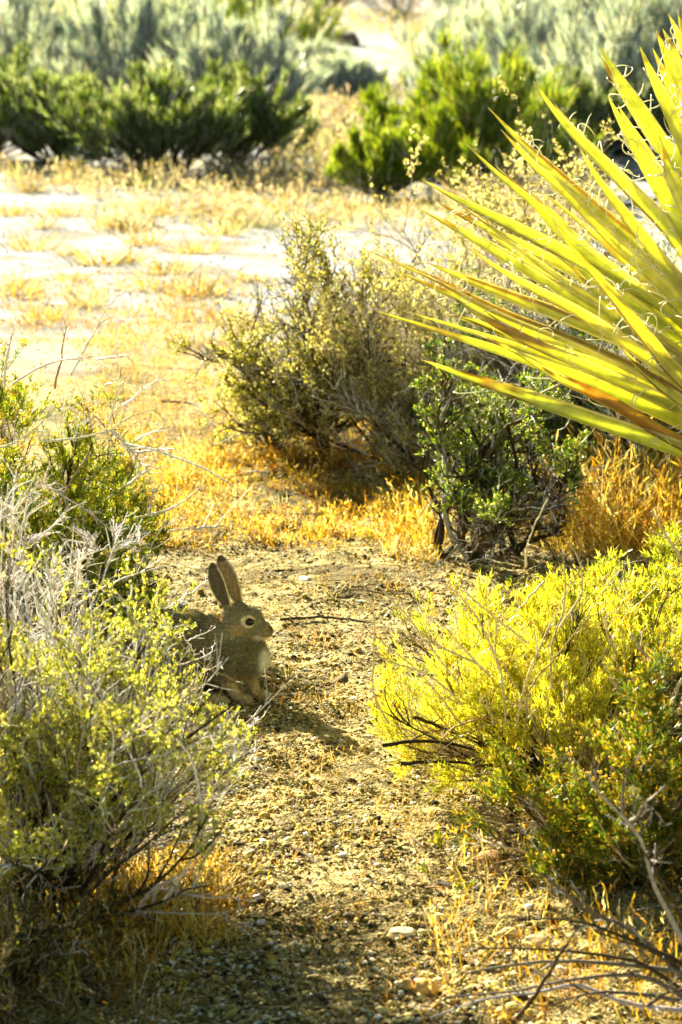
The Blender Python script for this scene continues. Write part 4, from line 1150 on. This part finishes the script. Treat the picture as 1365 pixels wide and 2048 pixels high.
    for k_, (inn, rim, out, b_, ax_, ln_) in enumerate(ears):
        idx = np.where(ear_zone)[0]
        m = np.zeros(nv, bool); m[idx] = near_set(co[idx], inn, .0030)
        mo = np.zeros(nv, bool); mo[idx] = near_set(co[idx], out, .0024) & ~m[idx]
        blend(m * 1.0, (.25, .19, .12) if k_ else (.12, .10, .07))
        mr = np.zeros(nv, bool); mr[idx] = near_set(co[idx], rim, .0044); blend(mr * .95, (.62, .55, .38))
        tp = mr * 0.0; tt = (co - b_) @ ax_ / ln_; blend((tt > .88) * ear_zone * .8 * (np.linalg.norm(co - (b_ + ax_ * ln_), axis=1) < .03), (.06, .05, .04))
    ca = me2.color_attributes.new('tint', 'FLOAT_COLOR', 'POINT')
    ca.data.foreach_set('color', np.concatenate([c, np.ones((nv, 1))], 1).astype(np.float32).ravel())
    me2.materials.clear(); me2.materials.append(M_SKIN); me2.name = 'rabbit'
    me2.polygons.foreach_set('use_smooth', np.ones(len(me2.polygons), bool))
    body = bpy.data.objects.new('rabbit', me2); COL.objects.link(body)
    tag(body, 'brown cottontail rabbit sitting in shade beside the shrub, ears raised', 'rabbit')
    # fur
    me2.calc_loop_triangles()
    tri = np.empty(len(me2.loop_triangles) * 3, np.int32); me2.loop_triangles.foreach_get('vertices', tri); tri = tri.reshape(-1, 3)
    A = np.linalg.norm(np.cross(co[tri[:, 1]] - co[tri[:, 0]], co[tri[:, 2]] - co[tri[:, 0]]), axis=1)
    n = 110000
    ti = rng.choice(len(tri), n, p=A / A.sum()); b = rng.dirichlet((1, 1, 1), n)
    p = (co[tri[ti]] * b[..., None]).sum(1); pn = norm((nr[tri[ti]] * b[..., None]).sum(1)); pc = (c[tri[ti]] * b[..., None]).sum(1)
    head = (p[:, 2] > .138) & (p[:, 0] > -.085); earz = p[:, 2] > .216; legs = (p[:, 2] < .05) & (p[:, 0] > -.12)
    flow = np.tile(np.array([-1.0, 0, -.55]), (n, 1)); flow[head] = (-1, 0, .15); flow[earz] = (-.35, 0, 1); flow[legs] = (.1, 0, -1)
    flow = flow - (flow * pn).sum(1, keepdims=True) * pn
    ln = np.where(earz, .0022, np.where(head, .0042, np.where(legs, .004, .0105))) * rng.uniform(.6, 1.35, n)
    eye_d = np.minimum(np.linalg.norm(p - np.array([-.012, .026, .180]), axis=1), np.linalg.norm(p - np.array([-.012, -.026, .180]), axis=1))
    k_ = eye_d > .0105
    ag = np.array([.18, .6, 1.5, 2.6])[rng.choice(4, n, p=[.28, .3, .27, .15])][:, None]
    lum = pc.max(1, keepdims=True); ag = 1 + (ag - 1) * np.clip(1.15 - lum * 1.5, .08, 1)
    fc = np.clip(pc * ag * (1 + rng.normal(0, .1, (n, 3))), .008, .92)
    g = Geo()
    g.blades(p[k_] - pn[k_] * .0005, norm(flow + pn * np.where(earz, .25, .50)[:, None] + rng.normal(0, .18, (n, 3)))[k_], ln[k_], .00055, rng.uniform(-.25, .05, k_.sum()), fc[k_], rng, 3)
    g.build('fur', M_FUR, body)
    # eyes
    em, N, L = new_mat('eye'); out = N.new('ShaderNodeOutputMaterial'); pb = N.new('ShaderNodeBsdfPrincipled')
    pb.inputs['Base Color'].default_value = (.012, .008, .006, 1); pb.inputs['Roughness'].default_value = .06; L.new(pb.outputs[0], out.inputs[0])
    for s in (-1, 1):
        bm = bmesh.new(); bmesh.ops.create_uvsphere(bm, u_segments=28, v_segments=18, radius=1.0)
        m = bpy.data.meshes.new('eye'); bm.to_mesh(m); bm.free()
        m.polygons.foreach_set('use_smooth', np.ones(len(m.polygons), bool)); m.materials.append(em)
        e = bpy.data.objects.new('eye', m); COL.objects.link(e); e.parent = body
        e.location = (-.012, s * .0205, .1805); e.scale = (.0100, .0075, .0080); e.rotation_euler = (0, .25, 0)
    g = Geo(); W_ = []
    for s in (-1, 1):
        for k in range(9):
            st = np.array([.016 - .002 * (k % 3), s * .0125, .160 - .002 * (k // 3)])
            d = norm(np.array([rng.uniform(-.5, .5), s * 1.0, rng.uniform(-.4, .25)]))
            l = rng.uniform(.03, .055); W_.append(np.array([st + d * l * t + np.array([-.2, 0, -.25]) * l * t * t for t in np.linspace(0, 1, 6)]))
    g.tubes(np.array(W_), .00022, .0001, 3, np.array([.7, .66, .58]))
    g.build('whiskers', M_FIBRE, body)
    body.scale = (1.03,) * 3; body.location = (org[0] + .004, org[1], org[2]); body.rotation_euler = (0, 0, -.30)
rabbit()
